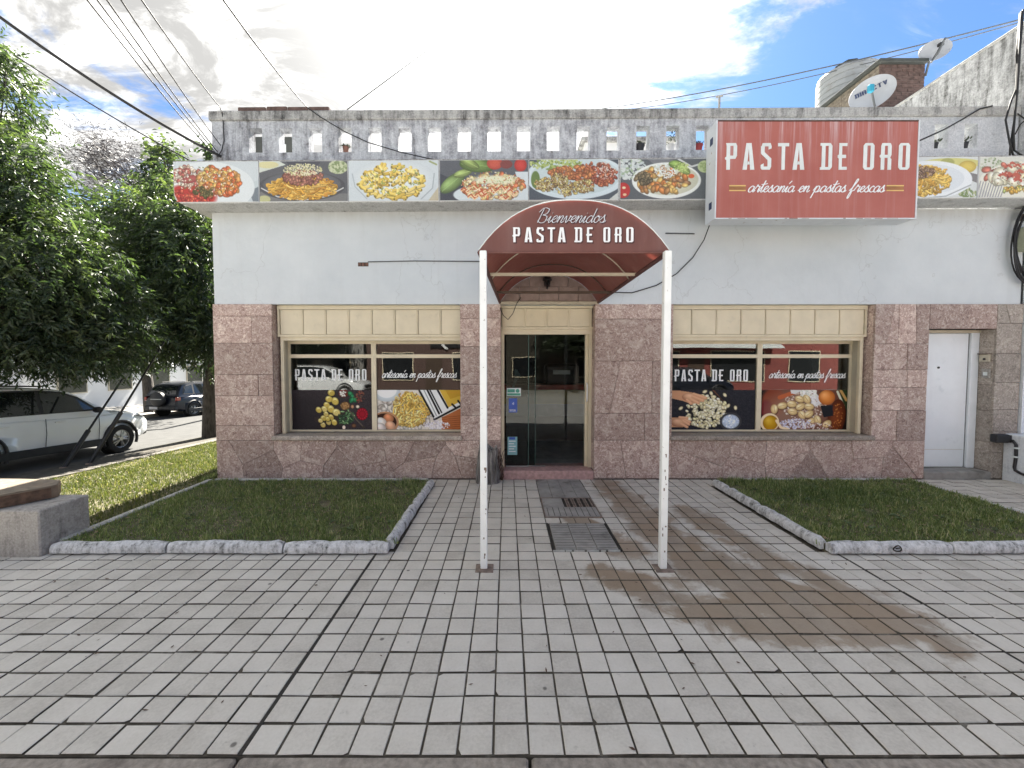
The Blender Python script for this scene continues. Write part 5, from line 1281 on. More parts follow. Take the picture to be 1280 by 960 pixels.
# lettering on the front panel
yt = cvY0-.0125
L2 = [('P',641.5,650),('A',656,665),('S',670.5,679.5),('T',685,693),('A',697.5,706.5),('D',719,727.5),('E',733.5,741),('O',754,762.5),('R',768.5,776.5),('O',782.5,791.5)]
for dy_, off, mt, sp in ((0.0, (1.1, -1.0), 'outline_dark', .03), (-.005, (0, 0), 'white_print', 0)):
    for ch_, a, b in L2:
        xa, xb = at(a+off[0], 293, yt).x, at(b+off[0], 293, yt).x; z0_, z1_ = zz(303-off[1], yt), zz(284.5-off[1], yt)
        block_text('letter' if mt == 'white_print' else 'letter_shadow', ch_, (xa, yt+dy_, z0_), ((xb-xa)/.42, 0, 0), (0, 0, z1_-z0_), .1, M[mt], cn, spread=sp, th=.003)
xa, xb = at(670, 272, yt).x, at(755, 272, yt).x
script_text('welcome_lettering', 'Bienvenidos', (xa+.008, yt, zz(279.5, yt)), (1,0,0), (0,0,1), xb-xa, M['outline_dark'], cn, wd=.10, th=.001)
script_text('welcome_lettering', 'Bienvenidos', (xa, yt-.004, zz(278.5, yt)), (1,0,0), (0,0,1), xb-xa, M['sign_white'], cn, wd=.042, th=.001)
# posts
for u, v in ((605, 711), (828, 711)):
    b = gnd(u, v); pz = zf0 - .03
    po = MB().bbox(b.x-.031, b.x+.031, b.y-.031, b.y+.031, .012, pz, .005).build('post', M['post_paint'], cn)
    MB().box(b.x-.075, b.x+.085, b.y-.07, b.y+.07, -.004, .010).build('base_plate', M['rusty'], po)
    for k in range(9):
        zq = rs.uniform(.1, 1.1); xq_ = rs.uniform(-.02,.02); MB().box(b.x+xq_, b.x+xq_+rs.uniform(.006,.014), b.y-.0325, b.y-.0312, zq, zq+rs.uniform(.01,.04)).build('rust_chip', M['rusty'], po)
# lantern under the canopy
lm = at(684, 352, cvY1-.12)
ln = thing('wall_lantern', 'small black wall lantern under the canopy', 'lantern', tuple(lm))
MB().lathe([(.001,.085),(.05,.075),(.075,.02),(.07,.015),(.062,.018)], tuple(lm), 8).build('hood', M['black_plastic'], ln)
MB().lathe([(.055,.016),(.040,-.075),(.001,-.08)], tuple(lm), 8).build('lamp_glass', M['car_glass'], ln)
MB().lathe([(.012,-.08),(.018,-.10),(.001,-.12)], tuple(lm), 8).build('finial', M['black_plastic'], ln)
MB().tube([(lm.x, lm.y, lm.z+.08), (lm.x, lm.y+.05, lm.z+.11), (lm.x, cvY1-.005, lm.z+.05)], .012, 6).build('bracket', M['black_plastic'], ln)
# ------------------------------------------------------------------ old trunk beside the entrance
ts = thing('tree_stump', 'grey weathered hollow trunk standing against the stone left of the entrance', 'stump', (-.30, -.17, 0))
n, K = 12, 26; vs, fs = [], []; r = random.Random(4); rid = [r.uniform(.78, 1.14) for _ in range(K)]
for i in range(n+1):
    z = -.01 + .60*i/n
    for k in range(K):
        a = 2*math.pi*k/K; rr = .165*(1.08-.16*i/n + (.10 if i == 0 else 0))*(rid[k]*.6+.4)*(1+.04*math.sin(3*a+i)); 
        zt_ = z - (0.10*max(0, math.sin(a*1.5+.6))*(i/n)**4 + .05*(rid[k]-.9)*(i/n)**3)
        vs.append((-.30 + rr*math.cos(a) + .012*math.sin(i*.7), -.17 + rr*.8*math.sin(a), zt_))
for i in range(n):
    for k in range(K): j = (k+1)%K; fs.append((i*K+k, i*K+j, (i+1)*K+j, (i+1)*K+k))
vs.append((-.30, -.17, .40)); fs += [(n*K+k, n*K+(k+1)%K, len(vs)-1) for k in range(K)]
MB().add(vs, fs).build('trunk', M['dead_wood'], ts, smooth=40)
mb = MB()
for k in range(7):
    a = -2.9 + k*.42; mb.tube([(-.30+.172*math.cos(a), -.17+.142*math.sin(a), 0), (-.30+.178*math.cos(a+.05), -.17+.146*math.sin(a+.05), .2+.05*(k % 3)), (-.30+.150*math.cos(a), -.17+.122*math.sin(a), .40+.05*(k % 2))], [.022,.018,.008], 6)
mb.build('bark_ridges', M['dead_wood'], ts, smooth=60)
vn = thing('dead_creeper', 'thin brown dead creeper stems beside the weathered trunk', 'creeper', (-.12, -.05, 0)); mb = MB()
for k in range(9):
    x = -.14+r.uniform(-.05,.07); p = [(x, -.05+r.uniform(-.03,.02), 0)]
    for q in range(6): p.append((p[-1][0]+r.uniform(-.03,.03), -.04+r.uniform(-.03,.02), p[-1][2]+r.uniform(.05,.10)))
    mb.tube(p, [.009,.008,.008,.007,.006,.005,.003], 5)
mb.build('stems', M['wood_end'], vn, smooth=180)

# ------------------------------------------------------------------ wall services on the facade
def cable(name, pts, rad, mat_, label, group=None, cat='cable'):
    return tag(MB().tube(pts, rad, 6).build(name, M[mat_], None, smooth=180), label, cat, group)
def sagline(a, b, sag, n=24): return [a.lerp(b, i/n) + Vector((0, 0, -sag*4*(i/n)*(1-i/n))) for i in range(n+1)]
cable('wall_conduit', [at(460, 327.3, .008), at(520, 326.2, .008), at(602, 326.8, .008)], .008, 'cable_grey', 'thin grey conduit along the white wall left of the canopy', cat='conduit')
cable('wall_conduit', [at(832, 291.6, .008), at(868, 292.2, .008)], .010, 'cable_grey', 'short grey conduit stub on the white wall right of the canopy', cat='conduit')
hb_ = thing('wall_hole', 'small broken patch of bare brick in the white plaster', 'broken patch', tuple(at(454, 330, .02)))
pa, pb = at(447.5, 333, .02), at(460.5, 328, .02)
MB().box(pa.x, pb.x, .0195, .0215, pa.z, pb.z).build('recess', M['dark_joint'], hb_)
for k in range(3): MB().bbox(pa.x+.006+k*.055, pa.x+.05+k*.055, .012, .0193, pa.z+.006, pb.z-.008, .003).build('brick', M['brick'], hb_)
cable('sign_cable', [at(887, 281, Yb), at(880, 300, -.05), at(866, 322, .0), at(846, 342, -.01), at(820, 357, .005), at(790, 366, .0), at(752, 365, -.03)], .008, 'cable_black', 'thin black cable drooping from the red sign to the canopy')
cable('loose_cable', [at(651, 372, -.10), at(646, 379, -.13), at(641, 392, -.13), at(635, 399.5, -.12), at(629, 394, -.10), at(625, 385, -.05)], .006, 'cable_black', 'loose black cable loop hanging at the canopy corner over the entrance')
cable('sign_cable', [at(1149, 176, -.42), at(1180, 162, -.1), at(1205, 148, .03), at(1225, 136, .04), at(1240, 132.5, .06)], .012, 'cable_black', 'black cable rising from the red sign to the right end of the parapet')

# ------------------------------------------------------------------ things on the parapet and the roof
simple('brick_grey', (0.22, 0.19, 0.15), 0.9, 0.35, 14, 0.5, 30)
def pot_plant(k, mat_pot, label, leaf_h, seed, potr=.06):
    r = random.Random(seed); x = (hx[k][0]+hx[k][1])/2 + r.uniform(-.03,.0); z = hz0 + SH*(x+4.64) + .001
    t = thing('potted_plant', label, 'potted plant', (x, (PY0+PY1)/2, z))
    MB().lathe([(.001,0),(potr*.75,0),(potr,.10),(potr*1.08,.10),(potr*1.08,.12),(potr*.9,.12),(.001,.105)], (x, (PY0+PY1)/2, z), 14).build('pot', M[mat_pot], t, smooth=40)
    mb = MB()
    for q in range(46):
        a = r.uniform(0, 6.28); h = r.uniform(.02, leaf_h); o = Vector((x+r.uniform(-.06,.06), (PY0+PY1)/2+r.uniform(-.05,.05), z+.10+h)); d = Vector((math.cos(a), math.sin(a), r.uniform(.1,.9)))*r.uniform(.03,.06); s_ = Vector((-math.sin(a), math.cos(a), 0))*.012
        mb.add([o, o+d*.5+s_, o+d, o+d*.5-s_], [(0,1,2,3)])
    mb.build('foliage', M['leaves_plain'], t)
simple('leaves_plain', (0.045, 0.065, 0.03), 0.6, 0.4, 20)
pot_plant(13, 'black_plastic', 'dark potted plant in the parapet hole third from the red sign', .05, 1, .075)
pot_plant(14, 'pot_white', 'bushy plant in a white pot in the parapet hole second from the red sign', .22, 2)
pot_plant(15, 'pot_red', 'small plant in a red pot in the parapet hole beside the red sign', .05, 3)
pot_plant(3, 'brick', 'low plant in a brown pot in the fourth parapet hole from the left', .03, 4, .045)
pot_plant(24, 'black_plastic', 'dark plant pot in the rightmost parapet hole', .08, 5, .05)
pot_plant(23, 'black_plastic', 'dark scrap of plant in the second parapet hole from the right', .05, 6, .04)
rm_ = thing('roof_room', 'pale plastered room standing on the flat roof behind the parapet', 'roof room', (3.0, 5, 4.3))
MB().box(1.95, 4.3, 4.0, 6.5, 4.292, 7.35).build('walls', M['far_white'], rm_); MB().box(1.85, 4.4, 3.9, 6.6, 7.352, 7.45).build('roof', M['cap'], rm_)
ch = thing('roof_chimney', 'dark brick stack behind the left end of the parapet', 'chimney', (-4.1, 1.0, 4.3))
MB().prism([(-4.6,4.3),(-3.3,4.3),(-3.75,5.78),(-4.6,5.78)], .8, 1.5).build('stack', M['roof_dark'], ch)
MB().box(-4.5, -4.25, .79, .799, 5.3, 5.5).build('vent', M['grey_print'], ch); MB().box(-4.0, -3.85, .79, .799, 5.4, 5.65).build('vent', M['grey_print'], ch)
# thin standpipe on the parapet
pp = at(899, 135, .18); mb = MB().tube([(pp.x, .18, ZC1-.01), (pp.x, .18, zz(124, .18)+.03)], .018, 8).tube([(pp.x-.05, .18, zz(124,.18)+.035), (pp.x+.05, .18, zz(124,.18)+.055)], .018, 8)
tag(mb.build('vent_pipe', M['cap']), 'short thin vent pipe standing on the parapet left of the red sign', 'pipe')
# brick hut with sloping dark slab roof
HX0, HX1, HY0, HY1 = 8.40, 9.53, 2.73, 7.5; HZ = at(1100, 77, 2.65).z; HX0 = at(1100, 77, 2.65).x + .07; HX1 = at(1162, 77, 2.65).x - .02
ht = thing('roof_hut', 'dark brick stair hut with a thin dark slab roof beside the white gable', 'hut', ((HX0+HX1)/2, 2.5, 4.3))
nb = MB(); course = .085
MB().box(HX0+.006, HX1-.006, HY0+.006, HY1, HZ-1.6, HZ-.002).build('masonry', M['mortar'], ht)
z = HZ - 1.35; k = 0
while z < HZ - .05:
    xs = np.arange(HX0 - (.12 if k % 2 else 0), HX1, .25)
    for x in xs:
        a, b = max(HX0, x), min(HX1, x+.235)
        if b-a > .05: MB().box(a, b, HY0-.004+random.uniform(-.004,.004), HY0+.0055, z, min(z+.073, HZ-.01)).build('brick', M['brick_dark'], ht)
    for y in np.arange(HY0+.02, 5.0, .25): nb.box(HX0-.004+random.uniform(-.004,.004), HX0+.0055, y, y+.235, z, min(z+.073, HZ-.01))
    z += course; k += 1
tag(nb.build('side_bricks', M['brick_grey'], ht), kind='stuff')
MB().bbox(HX0-.07, HX1+.02, HY0-.08, HY1+.05, HZ, HZ+.085, .012).build('roof', M['roof_dark'], ht)
# water tank on the hut
tk = thing('water_tank', 'pale ribbed round water tank behind the brick hut', 'water tank', (8.98, 4.6, HZ+.09))
prof = []; tr_, zb_ = .68, HZ+.09
NT_ = 6; dzt = (at(1052, 71, 4.0).z - zb_)/6.8
for k in range(NT_):
    z0_ = zb_ + k*dzt; prof += [(tr_, z0_), (tr_, z0_+dzt*.78), (tr_-.018, z0_+dzt*.86), (tr_-.018, z0_+dzt*.95)]
ztk = zb_+NT_*dzt
MB().lathe([(.001, zb_)] + prof + [(tr_, ztk), (tr_*.97, ztk+.05), (tr_*.55, ztk+.16), (.001, ztk+.17)], (8.98, 4.6, 0), 40).build('body', M['tank'], tk, smooth=35)
MB().lathe([(.26, ztk+.13), (.27, ztk+.21), (.22, ztk+.25), (.001, ztk+.26)], (8.98, 4.6, 0), 20).build('lid', M['roof_dark'], tk, smooth=40)
MB().tube([(8.94, 4.3, ztk+.24), (8.64, 4.2, ztk+.14), (8.42, 4.3, ztk+.04)], .05, 6).build('cover_strap', M['roof_dark'], tk)
# satellite dishes
def dish(name, label, c, rx, rz, nrm, text, arm_to, roll=0.0):
    c, nrm = Vector(c), Vector(nrm).normalized(); ex = Vector((0,0,1)).cross(nrm); ex = (-ex).normalized() if ex.x < 0 else ex.normalized(); ez = nrm.cross(ex) * -1
    if ez.z < 0: ez = -ez
    ex, ez = ex*math.cos(roll)+ez*math.sin(roll), ez*math.cos(roll)-ex*math.sin(roll)
    t = thing(name, label, 'satellite dish', tuple(c)); vs, fs = [], []; R_, S_ = 7, 40
    for sk in (0, 1):
        for i in range(R_+1):
            q = i/R_
            for k in range(S_):
                a = 2*math.pi*k/S_; vs.append(c + ex*(rx*q*math.cos(a)) + ez*(rz*q*math.sin(a)) + nrm*(.16*min(rx,rz)*q*q*1.6 - .022*sk))
    o2 = (R_+1)*S_
    for i in range(R_):
        for k in range(S_):
            j = (k+1)%S_; fs.append((i*S_+k, i*S_+j, (i+1)*S_+j, (i+1)*S_+k)); fs.append((o2+i*S_+k, o2+(i+1)*S_+k, o2+(i+1)*S_+j, o2+i*S_+j))
    for k in range(S_): j = (k+1)%S_; fs.append((R_*S_+k, R_*S_+j, o2+R_*S_+j, o2+R_*S_+k))
    MB().add(vs, fs).build('reflector', M['dish'], t, smooth=50)
    arm_to = Vector(arm_to)
    MB().tube([c - ez*rz*.95 + nrm*.03, arm_to], .018, 6).build('arm', M['cable_grey'], t)
    MB().tube([c - nrm*.02, c - nrm*.14 - ez*.05, c - nrm*.14 - ez*(rz+.25)], .022, 6).build('mount', M['cable_grey'], t)
    if text:
        h = rz*.27; adv = .13; tw = text_width(text, adv, .52, .17); s_ = rx*1.36/tw; xq_ = 0.0
        for ch_ in text:
            wl = .17 if ch_ == 'I' else .52; q_ = math.hypot((-rx*.68 + (xq_+wl/2)*s_)/rx, .25)
            x0 = c + ex*(-rx*.68 + xq_*s_) + ez*(rz*.12) + nrm*(.16*min(rx,rz)*1.6*(q_+.10)**2 + .006)
            block_text('letter', ch_, x0, ex*s_, ez*h, adv, M['navy'], t, w=.52, t=.19, th=.003); xq_ += wl + adv
    return t, ex, ez, nrm
cd = at(1089, 117, 2.0)
t, ex, ez, nn = dish('satellite_dish', 'large pale satellite dish with dark lettering in front of the brick hut', cd, .37, .285, (-.55, -1, -.35), 'DIRECTV', at(1089, 112, 1.4), roll=R(16))
la = at(1089, 111, 1.4)
MB().bbox(la.x-.045, la.x+.045, la.y-.03, la.y+.05, la.z-.06, la.z+.08, .012).build('receiver_head', M['cyan'], t)
cd2 = at(1168, 63, 2.6)
t, ex, ez, nn = dish('satellite_dish', 'small tilted grey satellite dish on the corner of the brick hut roof', cd2, .27, .19, (-.5, -1, -.45), None, at(1181, 49, 2.1), roll=R(-4))
MB().tube([at(1164, 78, 2.7), at(1172, 68, 2.3), at(1182, 47, 2.1)], .02, 6).build('support_arm', M['cable_grey'], t)
MB().bbox(cd2.x-.06, cd2.x+.03, cd2.y-.18, cd2.y-.10, cd2.z-.02, cd2.z+.05, .01).build('receiver_head', M['black_plastic'], t)

# ------------------------------------------------------------------ neighbouring building on the right
nb = thing('neighbour_building', 'white neighbouring building with a stained bare gable rising over the shop roof', 'building', (9.5, 2, 0))
GZ = at(1263, 24, -.01).z
MB().box(8.04, 8.34, .02, 9.0, 4.30, GZ).build('gable_wall', M['gable'], nb)
MB().box(8.342, 14, .03, 9.0, -.1, GZ-.01).build('front_wall', M['neighbour'], nb)
MB().bbox(8.02, 8.36, -.01, 8.9, GZ+.001, GZ+.055, .015).build('gable_coping', M['cap'], nb)
MB().box(8.11, 8.35, -.03, .019, ZSOF+.75, GZ-.12).build('pilaster', M['neighbour'], nb)
MB().box(8.145, 8.36, -.03, .029, .74, ZS+1.45).build('lower_pilaster', M['neighbour'], nb)
MB().bbox(7.90, 14, -1.6, -.004, -.02, .735, .015).build('plinth_wall', M['neighbour'], nb)
jb = thing('junction_box', 'black cable junction box at the top corner of the low white wall', 'junction box', tuple(at(1250, 547, -.06)))
a, b = at(1240.5, 553, -.06), at(1260, 542.5, -.06); MB().bbox(a.x, b.x-.03, -.12, -.0155, a.z, b.z, .012).build('box', M['black_plastic'], jb); MB().bbox(a.x-.01, b.x-.02, -.13, -.121, a.z+.01, b.z-.01, .004).build('lid', M['black_plastic'], jb)
xw = 7.885
def onw(u, v):                          # point on the low wall's left face
    d = ray(u, v); k = xw/d.x; return Vector((0, CAMY, CAMZ)) + d*k
pts = [onw(1258, 550), onw(1266, 551), onw(1270, 556), onw(1270, 570), onw(1268, 584), onw(1269, 588), onw(1276, 592), onw(1290, 597)]
pc = thing('black_pipe', 'bent black pipe clipped to the low white wall on the right', 'pipe', tuple(pts[0])); MB().tube(pts, .02, 8).build('pipe', M['black_plastic'], pc, smooth=60)
for q in (onw(1270, 560), onw(1269.5, 571)): MB().box(q.x-.028, q.x+.012, q.y-.03, q.y+.03, q.z-.012, q.z+.012).build('clip', M['grey_print'], pc)
mbx = thing('meter_cabinet', 'greenish meter cabinet ringed by looped cables at the right end of the white wall', 'meter cabinet', (8.3, -.05, 3.4))
c = at(1291, 300, -.05); MB().bbox(c.x-.16, c.x+.25, -.16, .02, c.z-.17, c.z+.20, .01).build('cabinet', M['meter_box'], mbx)
mb = MB()
for k in range(7):
    rx_, rz_ = .27+.012*k, .55+.014*k; mb.tube([(c.x+.02*math.sin(k)+rx_*math.cos(a), -.06-.012*(k % 3)+.02*math.sin(2*a+k), c.z-.05+.02*math.cos(k*2)+rz_*math.sin(a)) for a in np.linspace(0, 6.283, 30)], .011, 5)
mb.build('cable_loops', M['cable_black'], mbx, smooth=180)
a, b = at(1275.5, 276, -.03), at(1285, 268, -.03); tag(MB().bbox(a.x, b.x, -.13, .0, a.z, b.z, .012).build('cable_clamp', M['rusty']), 'rusty clamp on the white wall above the looped cables', 'clamp')
cb_ = [[(1279,12),(1275,60),(1272,110),(1268,150),(1263,182),(1262,200)],[(1277,14),(1273,64),(1270,112),(1264,126),(1257,150),(1262,178),(1267,196)],[(1276,20),(1274,70),(1271,118),(1267,165),(1268,188),(1280,196)],
       [(1275,16),(1270,70),(1271,120),(1265,176),(1266,193),(1290,204)],[(1269,168),(1275,156),(1282,150),(1292,146)],[(1272,142),(1280,148),(1295,150)]]
for k, q in enumerate(cb_):
    cable('drop_cable', [at(u, v, -.06-.015*(k % 3)) for u, v in q], .013 if k < 3 else .009, 'cable_black', 'black cable in the tangled bundle running down the corner of the neighbouring building', 'tangled cables down the corner of the neighbour')

# ------------------------------------------------------------------ overhead cables
def over(u0, v0, Y0_, u1, v1, Y1_, sag, rad, label, group=None, tail=None, mat_='cable_black'):
    a, b = at(u0, v0, Y0_), at(u1, v1, Y1_); pts = sagline(a, b, sag)
    if tail: pts += [at(*q) for q in tail]
    return cable('overhead_cable', pts, rad, mat_, label, group)
over(-40, -8, -1.5, 277, 196, .06, .10, .020, 'thick black overhead cable reaching the left corner of the parapet')
over(20, 70, 1.0, 238, 201, .3, .05, .012, 'black overhead cable ending at the left cornice end, below the thick cable')
ga = 'bundle of thin wires fanning up from the left parapet corner'
for u0, v0, u1, v1, lb in ((92,-22,262,187,'first thin wire from the left in the fan above the left parapet corner'),(104,-24,268,189,'second thin wire from the left in the fan above the left parapet corner'),(117,-24,272,190,'third thin wire from the left in the fan above the left parapet corner'),(137,-22,276,182,'fourth thin wire from the left in the fan above the left parapet corner')):
    over(u0, v0, -3.5, u1, v1, .05, .03, .0065, lb, ga)
over(160, -25, -3.4, 275, 134, .04, .03, .007, 'thin wire bending over the left parapet coping and looping down its corner', None,
     [(277.5, 141, .055), (279, 152, .085), (280, 176, .09), (277, 188, .085), (272, 196, .05)])
over(262, -24, -3.4, 384, 134, .03, .04, .008, 'thin wire crossing the coping and drooping down over the parapet holes', None,
     [(400,146,.05),(430,164,.055),(460,178,.06),(500,190,.055),(535,198,.0),(570,204,-.3)])
over(592, 20, 14, 434, 137, 8, .0, .016, 'single thin wire slanting in the bright sky above the parapet')
over(1300, 18, 2.2, 700, 142, 9, .25, .014, 'upper of two wires rising to the white gable behind the red sign', 'pair of wires rising to the gable', mat_='cable_grey')
over(1300, 21, 2.2, 720, 143.5, 9, .32, .010, 'lower of two wires rising to the white gable behind the red sign', 'pair of wires rising to the gable', mat_='cable_grey')
# guy wires with guard sleeves at the kerb
for (u0, v0), (u1, v1), lb in (((79, 586), (141, 492), 'dark guy wire with thick guard sleeve, nearer the bench, before the white car'), ((111, 581), (190, 452), 'dark guy wire with thick guard sleeve, beside the front wheel of the white car')):
    a = gnd(u0, v0, road_z(2.5)+.055); y1 = a.y + 1.2; b = at(u1, v1, y1)
    g = thing('guy_wire', lb, 'guy wire', tuple(a), 'guy wires anchored by the kerb'); d = (b-a)
    MB().tube([a, a + d*.48], .045, 8).build('guard_sleeve', M['black_plastic'], g, smooth=60); MB().tube([a+d*.47, b + d*.25], .022, 6).build('wire', M['cable_black'], g, smooth=60)
    MB().tube([a - Vector((0,0,.05)), a + Vector((0,0,.04))], .06, 8).build('anchor', M['rusty'], g)

# ------------------------------------------------------------------ trees
def tree(name, label, cat_, base, trunk, tr, lobes, ntw, leaflets, L, wd_, mat_, seed, droop=.55, bark='bark', core=0.35, group=None, limbs=True):
    g = np.random.default_rng(seed); root = thing(name, label, cat_, tuple(base), group)
    mb = MB(); pts = [Vector(base)] + [Vector(q) for q in trunk]; mb.tube(pts, list(np.linspace(tr, tr*.55, len(pts))), 10)
    top = pts[-1]
    if limbs:
        for c, rad in lobes:
            c = Vector(c); m = top.lerp(c, .5) + Vector((g.uniform(-.2,.2), g.uniform(-.2,.2), -.25)); mb.tube([top - Vector((0,0,.15)), m, c], [tr*.45, tr*.28, tr*.1], 7)
            for k in range(7):
                d = Vector(g.normal(0, 1, 3)).normalized(); d = Vector((d.x*rad[0], d.y*rad[1], d.z*rad[2]))*.8; s0 = m.lerp(c, g.uniform(.3, 1)); mb.tube([s0, s0 + d*.5 + Vector((0,0,.1)), c + d], [tr*.13, tr*.08, tr*.03], 5)
    mb.build('trunk', M[bark], root, smooth=60)
    w = np.array([r_[0]*r_[1]*r_[2] for _, r_ in lobes])**.8; idx = g.choice(len(lobes), ntw, p=w/w.sum())
    C = np.array([c for c, _ in lobes], float)[idx]; RR = np.array([r_ for _, r_ in lobes], float)[idx]
    u = g.normal(0, 1, (ntw, 3)); u /= np.linalg.norm(u, axis=1)[:, None]; rad = (core + (1-core)*g.random(ntw)**.6)
    # uneven outline: sub-clumps pull the twigs together
    ncl = max(12, ntw//60); cu = g.normal(0, 1, (ncl, 3)); cu /= np.linalg.norm(cu, axis=1)[:, None]; near = cu[np.argmax(u @ cu.T, axis=1)]; pull = g.uniform(.15, .6, ntw)[:, None]
    u2 = u*(1-pull) + near*pull; bumpy = 1 + .22*np.sin(near[:, :1]*17 + near[:, 1:2]*23 + near[:, 2:]*13)
    P = C + u2*RR*rad[:, None]*bumpy
    D = u*.7 + g.normal(0, .5, (ntw, 3)); D[:, 2] -= droop*g.random(ntw)*2; D /= np.linalg.norm(D, axis=1)[:, None]
    tl = L*3.2*g.uniform(.6, 1.3, ntw); side = np.cross(D, np.array([0,0,1.0]) + g.normal(0,.3,(ntw,3))); side /= np.linalg.norm(side, axis=1)[:, None]
    tint0 = np.clip(.32 + .30*np.sin(near @ np.array([5.,7.,3.]) + seed) + .22*u[:, 2] + g.normal(0, .10, ntw), 0, 1)
    VV, TT = [], []
    for k in range(leaflets):
        f = (k//2*2+1)/leaflets; sg = 1 if k % 2 else -1
        o = P + D*(tl*f)[:, None]; ld = D*.55 + side*sg*.75 + g.normal(0, .22, (ntw, 3)); ld[:, 2] -= .35*droop; ld /= np.linalg.norm(ld, axis=1)[:, None]
        lw = np.cross(ld, D + g.normal(0, .35, (ntw, 3))); lw /= np.linalg.norm(lw, axis=1)[:, None] + 1e-9
        l = (L*g.uniform(.7, 1.25, ntw))[:, None]; ww = (wd_*g.uniform(.7, 1.3, ntw))[:, None]
        mid = o + ld*l*.45; tip = o + ld*l; tip[:, 2] -= (.18*l[:, 0]); VV.append(np.stack([o, mid+lw*ww, tip, mid-lw*ww], 1)); TT.append(np.clip(tint0 + g.normal(0, .07, ntw), 0, 1))
    V = np.concatenate(VV).reshape(-1, 3); T = np.concatenate(TT).repeat(4); F = np.arange(len(V)).reshape(-1, 4)
    nmesh('crown', V, F, M[mat_], root, cols=T); return root
def lob(u, v, Y, rx, rz, ry=None):
    p = at(u, v, Y); k = (Y-CAMY)/FPX; return ((p.x, p.y, p.z), (rx*k, (ry or (rx+rz)/2*k), rz*k))
zb = road_z(1.2)+.05
tree('street_tree', 'leafy green street tree hanging over the white car at the left edge', 'tree', (-10.6, 1.6, zb), [(-10.5,1.7,1.2),(-10.3,1.9,3.0)], .20,
     [lob(-14,112,1.9,36,62), lob(4,215,1.7,66,62), lob(40,322,1.9,80,66), lob(24,415,2.2,110,50), lob(105,425,2.6,60,42), lob(-70,300,1.5,110,160), lob(135,385,3.0,46,56), lob(-30,60,1.8,30,26), lob(-8,60,1.9,12,18)], 8200, 10, .125, .018, 'leaves', 11)
zb = road_z(6.2)+.05; b = gnd(264, 546, zb)
tree('street_tree', 'dense dark street tree beside the left corner of the shop', 'tree', b, [(b.x+.02,b.y,1.0),(b.x-.05,b.y+.1,2.6)], .26,
     [lob(215,300,5.6,52,52), lob(180,370,5.6,72,58), lob(240,398,5.6,40,48), lob(160,272,6.5,40,34), lob(222,246,6.2,34,24), lob(178,428,5.8,62,28), lob(262,425,5.7,12,36), lob(250,330,5.4,26,100), lob(206,208,6.2,9,12), lob(128,330,7,50,50)], 7600, 10, .14, .022, 'leaves', 23)
zb = road_z(12.4)+.1; b = gnd(188, 514, zb)
tree('street_tree', 'tree with a leaning trunk across the side street, behind the black car', 'tree', b, [(b.x-.1,b.y,1.0),(b.x-.5,b.y,3.0)], .28,
     [lob(150,385,12.5,80,60), lob(225,375,13,60,60), lob(100,330,13,80,60), lob(190,300,13,70,60)], 3000, 8, .24, .05, 'leaves_far', 31)
b = Vector((-24, 24, road_z(24)))
tree('street_tree', 'half bare tree with grey purple twigs rising far behind the leafy trees', 'tree', b, [(-23.8,24,4),(-23.5,24,7)], .35,
     [lob(150,205,23,38,38), lob(165,240,23,50,45), lob(110,190,23,30,28), lob(195,235,23,30,30)], 1500, 6, .42, .016, 'twigs', 41, droop=-.15, core=.15)
b = Vector((-13.5, 16, road_z(16)))
tree('street_tree', 'slender green treetop just above the left end of the cornice', 'tree', b, [(-13.4,16,3),(-12.3,16,6.5)], .16,
     [lob(207,205,16,12,22), lob(205,235,16,18,20), lob(266,187,16,9,9)], 420, 8, .26, .06, 'leaves', 43)
b = Vector((-30, 16, road_z(16)))
tree('street_tree', 'broad green tree far down the side street behind the white building', 'tree', b, [(-30,16,3),(-30,16,5)], .4,
     [lob(20,330,16,120,110), lob(-40,250,16,90,90), lob(90,400,20,90,60), lob(200,380,24,100,80)], 2600, 8, .34, .08, 'leaves_far', 47)
